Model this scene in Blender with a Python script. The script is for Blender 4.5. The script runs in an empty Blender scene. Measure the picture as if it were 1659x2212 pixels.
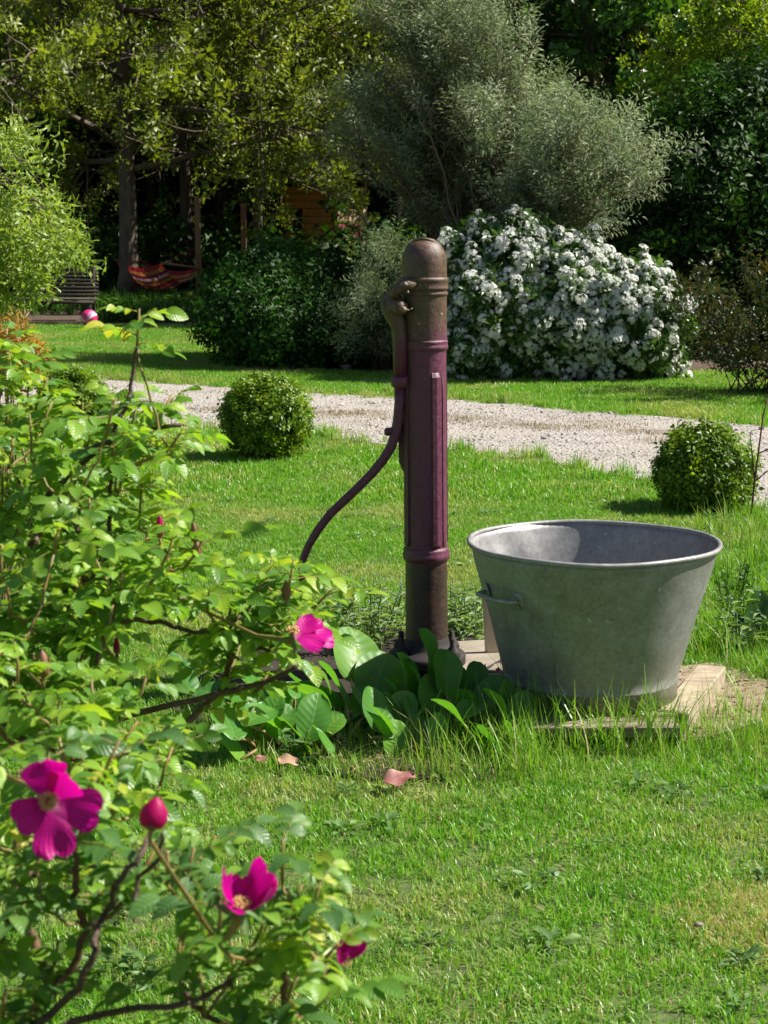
import bpy, math, random
import numpy as np
from mathutils import Vector, Matrix, Euler, noise as mnoise
random.seed(7); rng = np.random.default_rng(7)
R = math.radians
sc = bpy.context.scene
COL = sc.collection

# ------------------------------------------------------------------ camera
F, CX, CY, H = 3900.0, 829.5, 1106.0, 1.38
PITCH = math.atan(626 / F)
cam_d = bpy.data.cameras.new('camera'); cam = bpy.data.objects.new('camera', cam_d); COL.objects.link(cam)
cam.location = (0, 0, H); cam.rotation_euler = (math.pi / 2 - PITCH, 0, 0)
cam_d.sensor_fit = 'HORIZONTAL'; cam_d.sensor_width = 36; cam_d.lens = 36 * F / 1659
cam_d.clip_start = 0.05; cam_d.clip_end = 600
cam_d.dof.use_dof = True; cam_d.dof.focus_distance = 5.6; cam_d.dof.aperture_fstop = 20
sc.camera = cam
# ------------------------------------------------------------------ light
w = bpy.data.worlds.new('World'); sc.world = w; w.use_nodes = True
nt = w.node_tree; bg = nt.nodes['Background']
sky = nt.nodes.new('ShaderNodeTexSky'); sky.sky_type = 'NISHITA'; sky.sun_disc = False
SUN_EL, SUN_AZ = 47, 81                      # azimuth from +Y towards +X
sky.sun_elevation = R(SUN_EL); sky.sun_rotation = R(SUN_AZ)
nt.links.new(sky.outputs[0], bg.inputs[0]); bg.inputs[1].default_value = 0.05
sd = bpy.data.lights.new('sun', 'SUN'); sun = bpy.data.objects.new('sun', sd); COL.objects.link(sun)
sd.energy = 5.0; sd.angle = R(0.5); sd.color = (1, 0.95, 0.86)
to_sun = Vector((math.cos(R(SUN_EL)) * math.sin(R(SUN_AZ)), math.cos(R(SUN_EL)) * math.cos(R(SUN_AZ)), math.sin(R(SUN_EL))))
sun.rotation_euler = to_sun.to_track_quat('Z', 'Y').to_euler(); sun.location = (8, 5, 12)
sc.view_settings.view_transform = 'Standard'; sc.view_settings.look = 'None'
sc.view_settings.exposure = 1.0; sc.view_settings.gamma = 1
sc.render.engine = 'CYCLES'; sc.cycles.max_bounces = 6; sc.cycles.transmission_bounces = 4
sc.cycles.diffuse_bounces = 3; sc.cycles.glossy_bounces = 2; sc.cycles.use_denoising = True
sc.cycles.caustics_reflective = False; sc.cycles.caustics_refractive = False

def ray(u, v):
    x = (u - CX) / F; y = -(v - CY) / F
    return Vector((x, math.cos(PITCH) + y * math.sin(PITCH), -math.sin(PITCH) + y * math.cos(PITCH)))
def P(u, v, z=0.0):
    d = ray(u, v); t = (z - H) / d.z
    return Vector((d.x * t, d.y * t, z))
def Q(u, v, Y):
    d = ray(u, v); t = Y / d.y
    return Vector((d.x * t, Y, H + d.z * t))
def px(Y): return Y / F                      # metres per pixel of the plan at depth Y

# ------------------------------------------------------------------ geometry helpers
class Geo:
    def __init__(s): s.v = []; s.a = []; s.f = []; s.m = []; s.n = 0
    def add(s, V, Fs, A=None, m=0):
        V = np.asarray(V, float).reshape(-1, 3)
        if A is None: A = np.tile((0, 0, .5), (len(V), 1))
        A = np.asarray(A, float)
        s.v.append(V); s.a.append(A); k = s.n
        s.f.extend([tuple(i + k for i in f) for f in Fs]); s.m.extend([m] * len(Fs)); s.n += len(V)
    def merge(s, g, M=None, m=None, rnd=None):
        if not g.v: return
        V = np.vstack(g.v); A = np.vstack(g.a).copy()
        if M is not None:
            M = np.array(M); V = V @ M[:3, :3].T + M[:3, 3]
        if rnd is not None: A[:, 2] = rnd
        k = s.n; s.v.append(V); s.a.append(A)
        s.f.extend([tuple(i + k for i in f) for f in g.f]); s.m.extend(g.m if m is None else [m] * len(g.f)); s.n += len(V)
    def V(s): return np.vstack(s.v)
def build(name, g, mats, parent=None, smooth=True, label=None, kind=None, mesh=None):
    off = np.array(parent.matrix_world.translation if False else (ORIG[parent.name] if parent else (0, 0, 0)))
    if mesh is None:
        me = bpy.data.meshes.new(name); V = g.V() - off
        me.from_pydata(V.tolist(), [], g.f)
        if not isinstance(mats, (list, tuple)): mats = [mats]
        for m in mats: me.materials.append(m)
        at = me.attributes.new('luv', 'FLOAT_VECTOR', 'POINT'); at.data.foreach_set('vector', np.vstack(g.a).ravel())
        me.polygons.foreach_set('material_index', g.m)
        me.polygons.foreach_set('use_smooth', [smooth] * len(g.f)); me.update()
    else: me = mesh
    o = bpy.data.objects.new(name, me); COL.objects.link(o)
    if parent: o.parent = parent; ORIG[o.name] = tuple(off)
    else: ORIG[o.name] = (0, 0, 0)
    if kind: o['kind'] = kind
    if label: o['label'] = label
    return o
ORIG = {}
def thing(name, label, cat, loc=(0, 0, 0), group=None):
    o = bpy.data.objects.new(name, None); COL.objects.link(o); o.location = loc; o.empty_display_size = .1
    o['label'] = label; o['category'] = cat
    if group: o['group'] = group
    ORIG[o.name] = tuple(loc); return o
def tag(o, label, cat, group=None):
    o['label'] = label; o['category'] = cat
    if group: o['group'] = group
    return o
def frame(p, d, n=None, s=1.0, roll=0.0):
    """matrix whose Y runs along d"""
    d = Vector(d).normalized(); n = Vector(n) if n is not None else Vector((0, 0, 1))
    x = d.cross(n)
    if x.length < 1e-3: x = d.cross(Vector((1, 0, 0)))
    x.normalize(); z = x.cross(d)
    M = Matrix(((x.x, d.x, z.x), (x.y, d.y, z.y), (x.z, d.z, z.z))) @ Matrix.Rotation(roll, 3, 'Y')
    M = (M * s).to_4x4(); M.translation = Vector(p); return M
def zframe(p, d, s=1.0, roll=0.0):
    """matrix whose Z runs along d"""
    M = Vector(d).normalized().to_track_quat('Z', 'Y').to_matrix() @ Matrix.Rotation(roll, 3, 'Z')
    M = (M * s).to_4x4(); M.translation = Vector(p); return M
def tube(g, pts, rad, sides=6, cap=True, m=0, rnd=.5, sq=None):
    pts = [Vector(p) for p in pts]; n = len(pts)
    if not hasattr(rad, '__len__'): rad = [rad] * n
    V = []; A = []; prev = None
    for i, p in enumerate(pts):
        t = (pts[min(i + 1, n - 1)] - pts[max(i - 1, 0)])
        if t.length < 1e-9: t = Vector((0, 0, 1))
        t.normalize()
        if prev is None:
            a = t.cross(Vector((0, 0, 1)));
            if a.length < .1: a = t.cross(Vector((0, 1, 0)))
        else: a = prev - t * prev.dot(t)
        a.normalize(); prev = a; b = t.cross(a)
        for k in range(sides):
            th = 2 * math.pi * k / sides
            V.append(p + (a * math.cos(th) + b * math.sin(th)) * rad[i]); A.append((k / sides, i / max(1, n - 1), rnd))
    Fs = [(i * sides + k, i * sides + (k + 1) % sides, (i + 1) * sides + (k + 1) % sides, (i + 1) * sides + k) for i in range(n - 1) for k in range(sides)]
    if cap: Fs += [tuple(range(sides))[::-1], tuple((n - 1) * sides + k for k in range(sides))]
    g.add(V, Fs, A, m)
def box(g, c, s, M=None, bev=0.0, m=0, rnd=.5):
    hx, hy, hz = [q / 2 for q in s]
    if bev > 0:
        V = []; b = bev
        for sx in (-1, 1):
            for sy in (-1, 1):
                for sz in (-1, 1):
                    V += [(sx * hx, sy * (hy - b), sz * (hz - b)), (sx * (hx - b), sy * hy, sz * (hz - b)), (sx * (hx - b), sy * (hy - b), sz * hz)]
        import bmesh
        bm = bmesh.new()
        for q in V: bm.verts.new(q)
        bmesh.ops.convex_hull(bm, input=bm.verts); bm.verts.ensure_lookup_table(); bm.verts.index_update()
        V = [tuple(q.co) for q in bm.verts]; Fs = [tuple(x.index for x in f.verts) for f in bm.faces]; bm.free()
    else:
        V = [(x * hx, y * hy, z * hz) for x in (-1, 1) for y in (-1, 1) for z in (-1, 1)]
        Fs = [(0, 1, 3, 2), (4, 6, 7, 5), (0, 4, 5, 1), (2, 3, 7, 6), (0, 2, 6, 4), (1, 5, 7, 3)]
    V = np.array(V)
    if M is not None: V = V @ np.array(M)[:3, :3].T
    g.add(V + np.array(c), Fs, np.tile((0, 0, rnd), (len(V), 1)), m)
def lathe(g, prof, c, seg=32, sx=1.0, m=0):
    V = []; A = []
    for i, (r, z) in enumerate(prof):
        for k in range(seg):
            th = 2 * math.pi * k / seg
            V.append((c[0] + r * math.cos(th) * sx, c[1] + r * math.sin(th), c[2] + z)); A.append((k / seg, z, .5))
    n = len(prof)
    Fs = [(i * seg + k, i * seg + (k + 1) % seg, (i + 1) * seg + (k + 1) % seg, (i + 1) * seg + k) for i in range(n - 1) for k in range(seg)]
    g.add(V, Fs, A, m)
def oval(t): return math.sin(math.pi * min(1, max(0, t)) ** .88) ** .62
def lance(t): return math.sin(math.pi * t ** .75) ** 1.1
def leaf(g, M, L, W, fold=.25, curl=.25, n=4, prof=oval, rnd=.5, m=0, wave=0.0, serr=0.0, cup=0.0, ph=0.0):
    V = []; A = []
    for i in range(n + 1):
        t = i / n; wd = max(W * .5 * prof(t), W * .02)
        if serr and i % 2: wd *= 1 - serr
        y = L * t; z = -curl * L * t * t
        for k, s in enumerate((-1, 0, 1)):
            V.append((s * wd, y - cup * L * 0, z + fold * wd * abs(s) + (wave * L * math.sin(t * 9 + s * 1.3 + ph) if s else 0)))
            A.append((s, t, rnd))
    V = np.array(V)
    if M is not None: M = np.array(M); V = V @ M[:3, :3].T + M[:3, 3]
    Fs = []
    for i in range(n):
        a = i * 3; Fs += [(a, a + 1, a + 4, a + 3), (a + 1, a + 2, a + 5, a + 4)]
    g.add(V, Fs, A, m)
def leaf4(g, M, L, W, fold=.3, curl=.2, rnd=.5, m=0):
    V = np.array([(0, 0, 0), (-W / 2, L * .45, fold * W / 2), (0, L, -curl * L), (W / 2, L * .45, fold * W / 2), (0, L * .5, -curl * L * .3)])
    M = np.array(M); V = V @ M[:3, :3].T + M[:3, 3]
    g.add(V, [(0, 4, 1), (1, 4, 2), (0, 3, 4), (4, 3, 2)], [(0, 0, rnd), (-1, .5, rnd), (0, 1, rnd), (1, .5, rnd), (0, .5, rnd)], m)
def rvec(): 
    return Vector(rng.normal(size=3)).normalized()
def spray(n, L, W, radius, up=.5, curl=.3, hi=False, axis=1.0, fold=.3, prof=oval, segs=3, lvar=.3):
    """leaves round a short twig that runs along Z"""
    g = Geo()
    for i in range(n):
        t = (i + .5) / n; th = i * 2.4 + rng.uniform(-.4, .4)
        p = Vector((math.cos(th) * radius * .15, math.sin(th) * radius * .15, radius * (t * axis)))
        d = Vector((math.cos(th), math.sin(th), up + rng.uniform(-.5, .5)))
        l = L * rng.uniform(1 - lvar, 1 + lvar); M = frame(p, d, (0, 0, 1), 1, rng.uniform(-.6, .6))
        r = rng.uniform()
        if hi: leaf(g, M, l, l * W / L, fold, curl, segs, prof, r)
        else: leaf4(g, M, l, l * W / L, fold, curl, r)
    return g
def inpoly(x, y, poly):
    c = False; j = len(poly) - 1
    for i in range(len(poly)):
        xi, yi = poly[i][0], poly[i][1]; xj, yj = poly[j][0], poly[j][1]
        if (yi > y) != (yj > y) and x < (xj - xi) * (y - yi) / (yj - yi) + xi: c = not c
        j = i
    return c
# one shared geometry-node tree that copies the little source meshes onto the loose points of the same mesh
def make_scatter_nodes():
    ng = bpy.data.node_groups.new('scatter', 'GeometryNodeTree')
    ng.interface.new_socket('Geometry', in_out='INPUT', socket_type='NodeSocketGeometry')
    ng.interface.new_socket('Geometry', in_out='OUTPUT', socket_type='NodeSocketGeometry')
    N = ng.nodes.new; Lk = ng.links.new
    gi = N('NodeGroupInput'); go = N('NodeGroupOutput')
    def attr(nm, ty):
        a = N('GeometryNodeInputNamedAttribute'); a.data_type = ty; a.inputs[0].default_value = nm
        return next(o for o in a.outputs if o.enabled and o.name == 'Attribute')
    sid = attr('sid', 'INT'); cmp = N('FunctionNodeCompare'); cmp.data_type = 'INT'; cmp.operation = 'GREATER_EQUAL'
    ii = [s for s in cmp.inputs if s.enabled]; Lk(sid, ii[0]); ii[1].default_value = 0
    sep = N('GeometryNodeSeparateGeometry'); sep.domain = 'POINT'; Lk(gi.outputs[0], sep.inputs[0]); Lk(cmp.outputs[0], sep.inputs[1])
    sp = N('GeometryNodeSplitToInstances'); sp.domain = 'POINT'; Lk(sep.outputs[0], sp.inputs['Geometry']); Lk(sid, sp.inputs['Group ID'])
    ip = N('GeometryNodeInstanceOnPoints'); Lk(sep.outputs[1], ip.inputs['Points']); Lk(sp.outputs['Instances'], ip.inputs['Instance'])
    ip.inputs['Pick Instance'].default_value = True; Lk(attr('pick', 'INT'), ip.inputs['Instance Index'])
    Lk(attr('rot', 'FLOAT_VECTOR'), ip.inputs['Rotation']); Lk(attr('scl', 'FLOAT'), ip.inputs['Scale'])
    Lk(ip.outputs[0], go.inputs[0]); return ng
SCN = make_scatter_nodes()
def scatter(name, srcs, pts, mats, parent=None, smooth=True):
    """pts: list of (Matrix, pick)"""
    g = Geo(); sid = []
    for i, s in enumerate(srcs): g.merge(s); sid += [i] * s.n
    ns = g.n; n = len(pts); off = np.array(ORIG[parent.name] if parent else (0, 0, 0), float)
    pos = np.zeros((n, 3)); rot = np.zeros((n, 3)); scl = np.ones(n); pk = np.zeros(n, int)
    for i, (M, k) in enumerate(pts):
        l, q, s = M.decompose(); pos[i] = l; rot[i] = q.to_euler(); scl[i] = s.x; pk[i] = k
    V = np.vstack([g.V(), pos - off]); me = bpy.data.meshes.new(name); me.from_pydata(V.tolist(), [], g.f)
    if not isinstance(mats, (list, tuple)): mats = [mats]
    for m in mats: me.materials.append(m)
    def at(nm, ty, key, dflt, arr):
        a = me.attributes.new(nm, ty, 'POINT')
        full = np.concatenate([np.asarray(dflt), np.asarray(arr)]) if arr is not None else dflt
        a.data.foreach_set(key, np.asarray(full).ravel())
    at('luv', 'FLOAT_VECTOR', 'vector', np.vstack(g.a), np.zeros((n, 3)))
    at('sid', 'INT', 'value', sid, np.full(n, -1)); at('pick', 'INT', 'value', np.zeros(ns, int), pk)
    at('rot', 'FLOAT_VECTOR', 'vector', np.zeros((ns, 3)), rot); at('scl', 'FLOAT', 'value', np.ones(ns), scl)
    me.polygons.foreach_set('material_index', g.m); me.polygons.foreach_set('use_smooth', [smooth] * len(g.f)); me.update()
    o = bpy.data.objects.new(name, me); COL.objects.link(o); o['kind'] = 'stuff'
    if parent: o.parent = parent
    ORIG[o.name] = tuple(off)
    md = o.modifiers.new('scatter', 'NODES'); md.node_group = SCN
    return o
# ------------------------------------------------------------------ materials
class NB:
    def __init__(s, name):
        s.m = bpy.data.materials.new(name); s.m.use_nodes = True; s.t = s.m.node_tree; s.b = s.t.nodes['Principled BSDF']; s.out = s.t.nodes['Material Output']
    def n(s, ty, **k):
        x = s.t.nodes.new(ty)
        for a, b in k.items(): setattr(x, a, b)
        return x
    def l(s, a, b): s.t.links.new(a, b)
    def noise(s, scale, detail=4, rough=.6, src=None, sc3=None):
        x = s.n('ShaderNodeTexNoise'); x.inputs['Scale'].default_value = scale; x.inputs['Detail'].default_value = detail; x.inputs['Roughness'].default_value = rough
        g = src or s.n('ShaderNodeNewGeometry').outputs['Position']
        if sc3:
            mp = s.n('ShaderNodeMapping'); mp.inputs['Scale'].default_value = sc3; s.l(g, mp.inputs[0]); g = mp.outputs[0]
        s.l(g, x.inputs['Vector']); return x.outputs['Fac']
    def ramp(s, fac, stops):
        x = s.n('ShaderNodeValToRGB'); e = x.color_ramp.elements
        while len(e) < len(stops): e.new(.5)
        for q, (p, c) in zip(e, stops): q.position = p; q.color = (*c, 1) if len(c) == 3 else c
        s.l(fac, x.inputs[0]); return x.outputs[0]
    def math(s, op, a, b=None, c=None, clamp=False):
        x = s.n('ShaderNodeMath', operation=op, use_clamp=clamp)
        for i, q in enumerate((a, b, c)):
            if q is None: continue
            if isinstance(q, (int, float)): x.inputs[i].default_value = q
            else: s.l(q, x.inputs[i])
        return x.outputs[0]
    def mix(s, f, a, b, bt='MIX'):
        x = s.n('ShaderNodeMix', data_type='RGBA', blend_type=bt)
        for i, q in ((0, f), (6, a), (7, b)):
            if isinstance(q, (int, float)): x.inputs[i].default_value = q
            elif isinstance(q, tuple): x.inputs[i].default_value = (*q, 1)
            else: s.l(q, x.inputs[i])
        return x.outputs[2]
    def bump(s, h, st=.3, d=.002):
        x = s.n('ShaderNodeBump'); x.inputs['Strength'].default_value = st; x.inputs['Distance'].default_value = d
        s.l(h, x.inputs['Height']); s.l(x.outputs[0], s.b.inputs['Normal']); return x
def leafmat(name, cols, trans=.35, rough=.45, spec=.5, ns=1.5, vein=0.0, base=None, tcol=None, streak=0.0):
    b = NB(name); a = b.n('ShaderNodeAttribute', attribute_name='luv'); sp = b.n('ShaderNodeSeparateXYZ'); b.l(a.outputs['Vector'], sp.inputs[0])
    oi = b.n('ShaderNodeObjectInfo')
    f = b.math('ADD', b.math('MULTIPLY', sp.outputs[2], .45), b.math('MULTIPLY', oi.outputs['Random'], .25))
    f = b.math('ADD', f, b.math('MULTIPLY', b.math('SUBTRACT', b.noise(ns, 3), .35), 1.0), clamp=True)
    k = len(cols); col = b.ramp(f, [(i / (k - 1) if k > 1 else 0, c) for i, c in enumerate(cols)])
    if base: col = b.mix(b.math('SUBTRACT', 1, b.math('MULTIPLY', sp.outputs[1], base[0]), clamp=True), col, base[1])
    if streak:
        ang = b.math('DIVIDE', sp.outputs[0], b.math('ADD', sp.outputs[1], .25)); sn = b.math('ADD', b.math('MULTIPLY', b.math('SINE', b.math('MULTIPLY', ang, 26)), .5), .5)
        nn_ = b.noise(300, 3, .6); col = b.mix(b.math('MULTIPLY', b.math('MULTIPLY', sn, nn_), streak), col, (.30, .0, .12)); b.bump(b.math('ADD', sn, b.math('MULTIPLY', nn_, 1.5)), .6, .0006)
    if vein:
        mid = b.math('SUBTRACT', 1, b.math('MULTIPLY', b.math('ABSOLUTE', sp.outputs[0]), 14), clamp=True)
        s_ = b.math('SINE', b.math('MULTIPLY', b.math('SUBTRACT', sp.outputs[1], b.math('MULTIPLY', b.math('ABSOLUTE', sp.outputs[0]), .22)), 46))
        col = b.mix(b.math('MULTIPLY', mid, vein), col, (.45, .5, .2))
        b.bump(b.math('ADD', s_, b.math('MULTIPLY', mid, -2)), .3, .0008)
    b.l(col, b.b.inputs['Base Color']); b.b.inputs['Roughness'].default_value = rough; b.b.inputs['Specular IOR Level'].default_value = spec
    tr = b.n('ShaderNodeBsdfTranslucent'); b.l(b.mix(1.0, col, tcol or (1.5, 1.5, .6), 'MULTIPLY'), tr.inputs[0])
    mx = b.n('ShaderNodeMixShader'); mx.inputs[0].default_value = trans
    b.l(b.b.outputs[0], mx.inputs[1]); b.l(tr.outputs[0], mx.inputs[2]); b.l(mx.outputs[0], b.out.inputs[0]); return b.m
def solid(name, c, rough=.7, metal=0, c2=None, ns=20, bump=.3, sc3=None, bd=.002):
    b = NB(name); nz = b.noise(ns, 6, .65, sc3=sc3)
    c2 = c2 or tuple(x * .6 for x in c)
    b.l(b.ramp(nz, [(.3, c2), (.7, c)]), b.b.inputs['Base Color'])
    b.b.inputs['Roughness'].default_value = rough; b.b.inputs['Metallic'].default_value = metal
    if bump: b.bump(nz, bump, bd)
    return b.m
M = {}
M['bark'] = solid('bark', (.16, .125, .09), .9, c2=(.045, .035, .025), ns=14, bump=.8, sc3=(1, 1, .25), bd=.02)
M['bark_dark'] = solid('bark_dark', (.07, .05, .035), .9, c2=(.025, .018, .012), ns=14, bump=.8, sc3=(1, 1, .25), bd=.02)
M['twig'] = solid('twig', (.13, .09, .055), .8, c2=(.05, .035, .02), ns=60)
M['pale_twig'] = solid('pale_twig', (.24, .20, .13), .8, c2=(.10, .08, .05), ns=20)
M['cane'] = solid('cane', (.16, .07, .035), .7, c2=(.05, .028, .018), ns=90)
M['dark_cane'] = solid('dark_cane', (.12, .07, .045), .75, c2=(.03, .018, .014), ns=110)
M['green_stem'] = solid('green_stem', (.30, .16, .06), .6, c2=(.16, .17, .04), ns=30)
M['soil'] = solid('soil', (.05, .035, .022), 1, c2=(.018, .012, .008), ns=35, bump=1, bd=.02)
M['litter'] = solid('litter', (.12, .075, .045), 1, c2=(.03, .02, .012), ns=9, bump=1, bd=.02)
M['oak_leaf'] = leafmat('oak_leaf', [(.05, .08, .012), (.14, .195, .02), (.30, .35, .035)], .42, .45, ns=1.0)
M['maple_leaf'] = leafmat('maple_leaf', [(.10, .18, .01), (.22, .33, .015), (.36, .42, .03)], .45, .5)
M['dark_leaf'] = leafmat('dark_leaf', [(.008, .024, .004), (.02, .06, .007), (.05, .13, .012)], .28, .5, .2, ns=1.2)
M['mid_leaf'] = leafmat('mid_leaf', [(.018, .055, .008), (.045, .125, .012), (.11, .23, .02)], .3, .35, ns=1.2)
M['olive_leaf'] = leafmat('olive_leaf', [(.04, .05, .01), (.11, .12, .018), (.20, .20, .03)], .3, .5, ns=1)
M['silver_leaf'] = leafmat('silver_leaf', [(.11, .145, .07), (.22, .275, .145), (.40, .45, .28)], .32, .55, .3, ns=1.3, tcol=(1.1, 1.2, .8))
M['box_leaf'] = leafmat('box_leaf', [(.025, .065, .006), (.11, .21, .01), (.34, .42, .025)], .38, .4, .35, ns=7)
M['white_shrub_leaf'] = leafmat('white_shrub_leaf', [(.02, .06, .012), (.05, .12, .02), (.12, .2, .03)], .3, .35, ns=4)
M['willow_leaf'] = leafmat('willow_leaf', [(.11, .19, .03), (.23, .33, .06), (.38, .46, .12)], .4, .45, ns=3)
M['rose_leaf'] = leafmat('rose_leaf', [(.05, .13, .022), (.10, .23, .03), (.18, .34, .035), (.31, .45, .04), (.46, .43, .06)], .42, .36, .5, ns=4, vein=.12)
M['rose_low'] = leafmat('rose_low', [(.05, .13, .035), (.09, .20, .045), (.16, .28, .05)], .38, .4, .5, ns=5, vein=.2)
M['bergenia_leaf'] = leafmat('bergenia_leaf', [(.04, .15, .03), (.09, .26, .03), (.20, .38, .03)], .4, .42, .4, ns=6, vein=.2)
M['herb_leaf'] = leafmat('herb_leaf', [(.05, .12, .03), (.10, .2, .05), (.18, .3, .08)], .35, .5, ns=8)
M['red_leaf'] = leafmat('red_leaf', [(.012, .035, .006), (.04, .08, .012), (.10, .06, .02)], .35, .45, ns=3, tcol=(1.3, .9, .5))
M['orange_leaf'] = leafmat('orange_leaf', [(.2, .25, .04), (.38, .26, .04), (.5, .22, .05)], .4, .5, ns=8, tcol=(1.3, .9, .4))
M['petal'] = leafmat('petal', [(.48, .002, .16), (.62, .004, .30), (.72, .008, .42)], .4, .45, .3, ns=25, base=(5, (.85, .5, .6)), tcol=(1.3, .3, 1.2), streak=.75)
M['red_petal'] = leafmat('red_petal', [(.40, .002, .08), (.55, .004, .16)], .35, .45, .3, ns=60, tcol=(1.3, .3, 1), streak=.7)
M['bud'] = leafmat('bud', [(.16, .10, .04), (.3, .12, .07)], .2, .5, ns=30, tcol=(1, .8, .6))
M['stamen'] = solid('stamen', (.75, .55, .22), .6, c2=(.5, .3, .1), ns=200)
M['white_petal'] = leafmat('white_petal', [(.74, .76, .70), (.82, .83, .79), (.86, .86, .84)], .45, .5, .3, ns=8, tcol=(1, 1, .95))
M['blue_petal'] = leafmat('blue_petal', [(.25, .3, .38), (.4, .45, .55)], .3, .6, .3, ns=9, tcol=(1, 1, 1))
M['pink_petal'] = leafmat('pink_petal', [(.5, .1, .16), (.65, .25, .32)], .3, .5, .3, ns=30, tcol=(1, .8, .8))
M['dead_leaf'] = leafmat('dead_leaf', [(.2, .06, .05), (.45, .2, .17), (.6, .45, .25)], .2, .5, ns=30, tcol=(1, .9, .7))
M['straw'] = leafmat('straw', [(.2, .14, .07), (.38, .3, .15)], .2, .7, ns=9, tcol=(1, 1, .8))
M['pebble'] = leafmat('pebble', [(.22, .21, .20), (.42, .39, .35), (.6, .56, .5)], 0.0, .9, .3, ns=5, tcol=(1, 1, 1))
M['iron'] = solid('iron', (.022, .014, .012), .7, c2=(.008, .006, .006), ns=60)
def grassmat(name, cols, dry, patch=.9, thr=.62):
    b = NB(name); a = b.n('ShaderNodeAttribute', attribute_name='luv'); sp = b.n('ShaderNodeSeparateXYZ'); b.l(a.outputs['Vector'], sp.inputs[0])
    n1 = b.noise(1.1, 3); n2 = b.noise(6, 3)
    f = b.math('ADD', b.math('MULTIPLY', sp.outputs[2], .55), b.math('MULTIPLY', b.math('SUBTRACT', n2, .25), .9), clamp=True)
    col = b.ramp(f, [(0, cols[0]), (.5, cols[1]), (1, cols[2])])
    dr = b.math('MULTIPLY', b.math('SUBTRACT', b.math('ADD', n1, b.math('MULTIPLY', sp.outputs[2], .25)), thr), 7, clamp=True)
    col = b.mix(b.math('MULTIPLY', dr, patch), col, dry)
    st = b.math('MULTIPLY', b.math('SUBTRACT', sp.outputs[2], .93), 30, clamp=True)
    col = b.mix(st, col, (.42, .34, .17))
    b.l(col, b.b.inputs['Base Color']); b.b.inputs['Roughness'].default_value = .42; b.b.inputs['Specular IOR Level'].default_value = .45
    tr = b.n('ShaderNodeBsdfTranslucent'); b.l(b.mix(1.0, col, (1.3, 1.5, .5), 'MULTIPLY'), tr.inputs[0])
    mx = b.n('ShaderNodeMixShader'); mx.inputs[0].default_value = .35
    b.l(b.b.outputs[0], mx.inputs[1]); b.l(tr.outputs[0], mx.inputs[2]); b.l(mx.outputs[0], b.out.inputs[0]); return b.m
M['grass'] = grassmat('grass', [(.065, .19, .014), (.15, .345, .022), (.29, .46, .055)], (.42, .42, .15), .85, .63)
M['tall_grass'] = grassmat('tall_grass', [(.09, .21, .02), (.18, .34, .03), (.32, .44, .08)], (.38, .33, .14), .8, .7)
def ground_mat():
    b = NB('turf_soil'); n = b.noise(30, 5); n2 = b.noise(1.5, 3)
    c = b.ramp(n, [(.3, (.035, .06, .012)), (.7, (.11, .15, .035))])
    b.l(b.mix(b.math('MULTIPLY', b.math('SUBTRACT', n2, .5), 3, clamp=True), c, (.15, .14, .06)), b.b.inputs['Base Color'])
    b.b.inputs['Roughness'].default_value = 1; b.bump(n, 1, .01); return b.m
M['turf'] = ground_mat()
def drive_mat():
    b = NB('gravel_surface'); n = b.noise(40, 8, .75); n2 = b.noise(1.3, 4)
    v = b.n('ShaderNodeTexVoronoi'); v.inputs['Scale'].default_value = 45; b.l(b.n('ShaderNodeNewGeometry').outputs['Position'], v.inputs['Vector'])
    c = b.ramp(n, [(.3, (.30, .27, .235)), (.5, (.44, .40, .355)), (.72, (.56, .51, .46))])
    c = b.mix(b.math('MULTIPLY', b.math('SUBTRACT', n2, .48), 4, clamp=True), c, (.46, .40, .34)); c = b.mix(b.math('MULTIPLY', b.math('MULTIPLY', b.math('SUBTRACT', b.noise(2.6, 5, .65, sc3=(.5, 1.6, 1)), .5), 6, clamp=True), .55), c, (.27, .23, .19))
    b.l(c, b.b.inputs['Base Color']); b.b.inputs['Roughness'].default_value = .95
    b.bump(b.math('ADD', n, v.outputs['Distance']), 1, .02); return b.m
M['drive'] = drive_mat()
def wood_mat(name, c1, c2, axis=(1, 30, 30)):
    b = NB(name); tc = b.n('ShaderNodeTexCoord'); n = b.noise(2.2, 6, .7, src=tc.outputs['Object'], sc3=axis)
    b.l(b.ramp(n, [(.3, c2), (.65, c1)]), b.b.inputs['Base Color']); b.b.inputs['Roughness'].default_value = .85; b.bump(n, .7, .003); return b.m
M['old_wood'] = wood_mat('old_wood', (.34, .28, .20), (.10, .075, .05), (2, 30, 30))
M['pale_wood'] = wood_mat('pale_wood', (.60, .51, .36), (.33, .26, .16), (22, 1.5, 22))
M['orange_wood'] = wood_mat('orange_wood', (.62, .25, .05), (.38, .14, .03), (3, 3, 30))
M['cream_wood'] = wood_mat('cream_wood', (.62, .46, .27), (.4, .27, .14), (3, 3, 30))
M['red_wood'] = wood_mat('red_wood', (.25, .05, .06), (.14, .025, .03), (3, 3, 30))
M['bench_wood'] = wood_mat('bench_wood', (.09, .07, .05), (.03, .024, .018), (3, 30, 30))
M['post_wood'] = wood_mat('post_wood', (.26, .13, .07), (.12, .06, .035), (30, 30, 3))
M['dark'] = solid('dark', (.012, .012, .012), .6, c2=(.006, .006, .006), bump=0)
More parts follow.
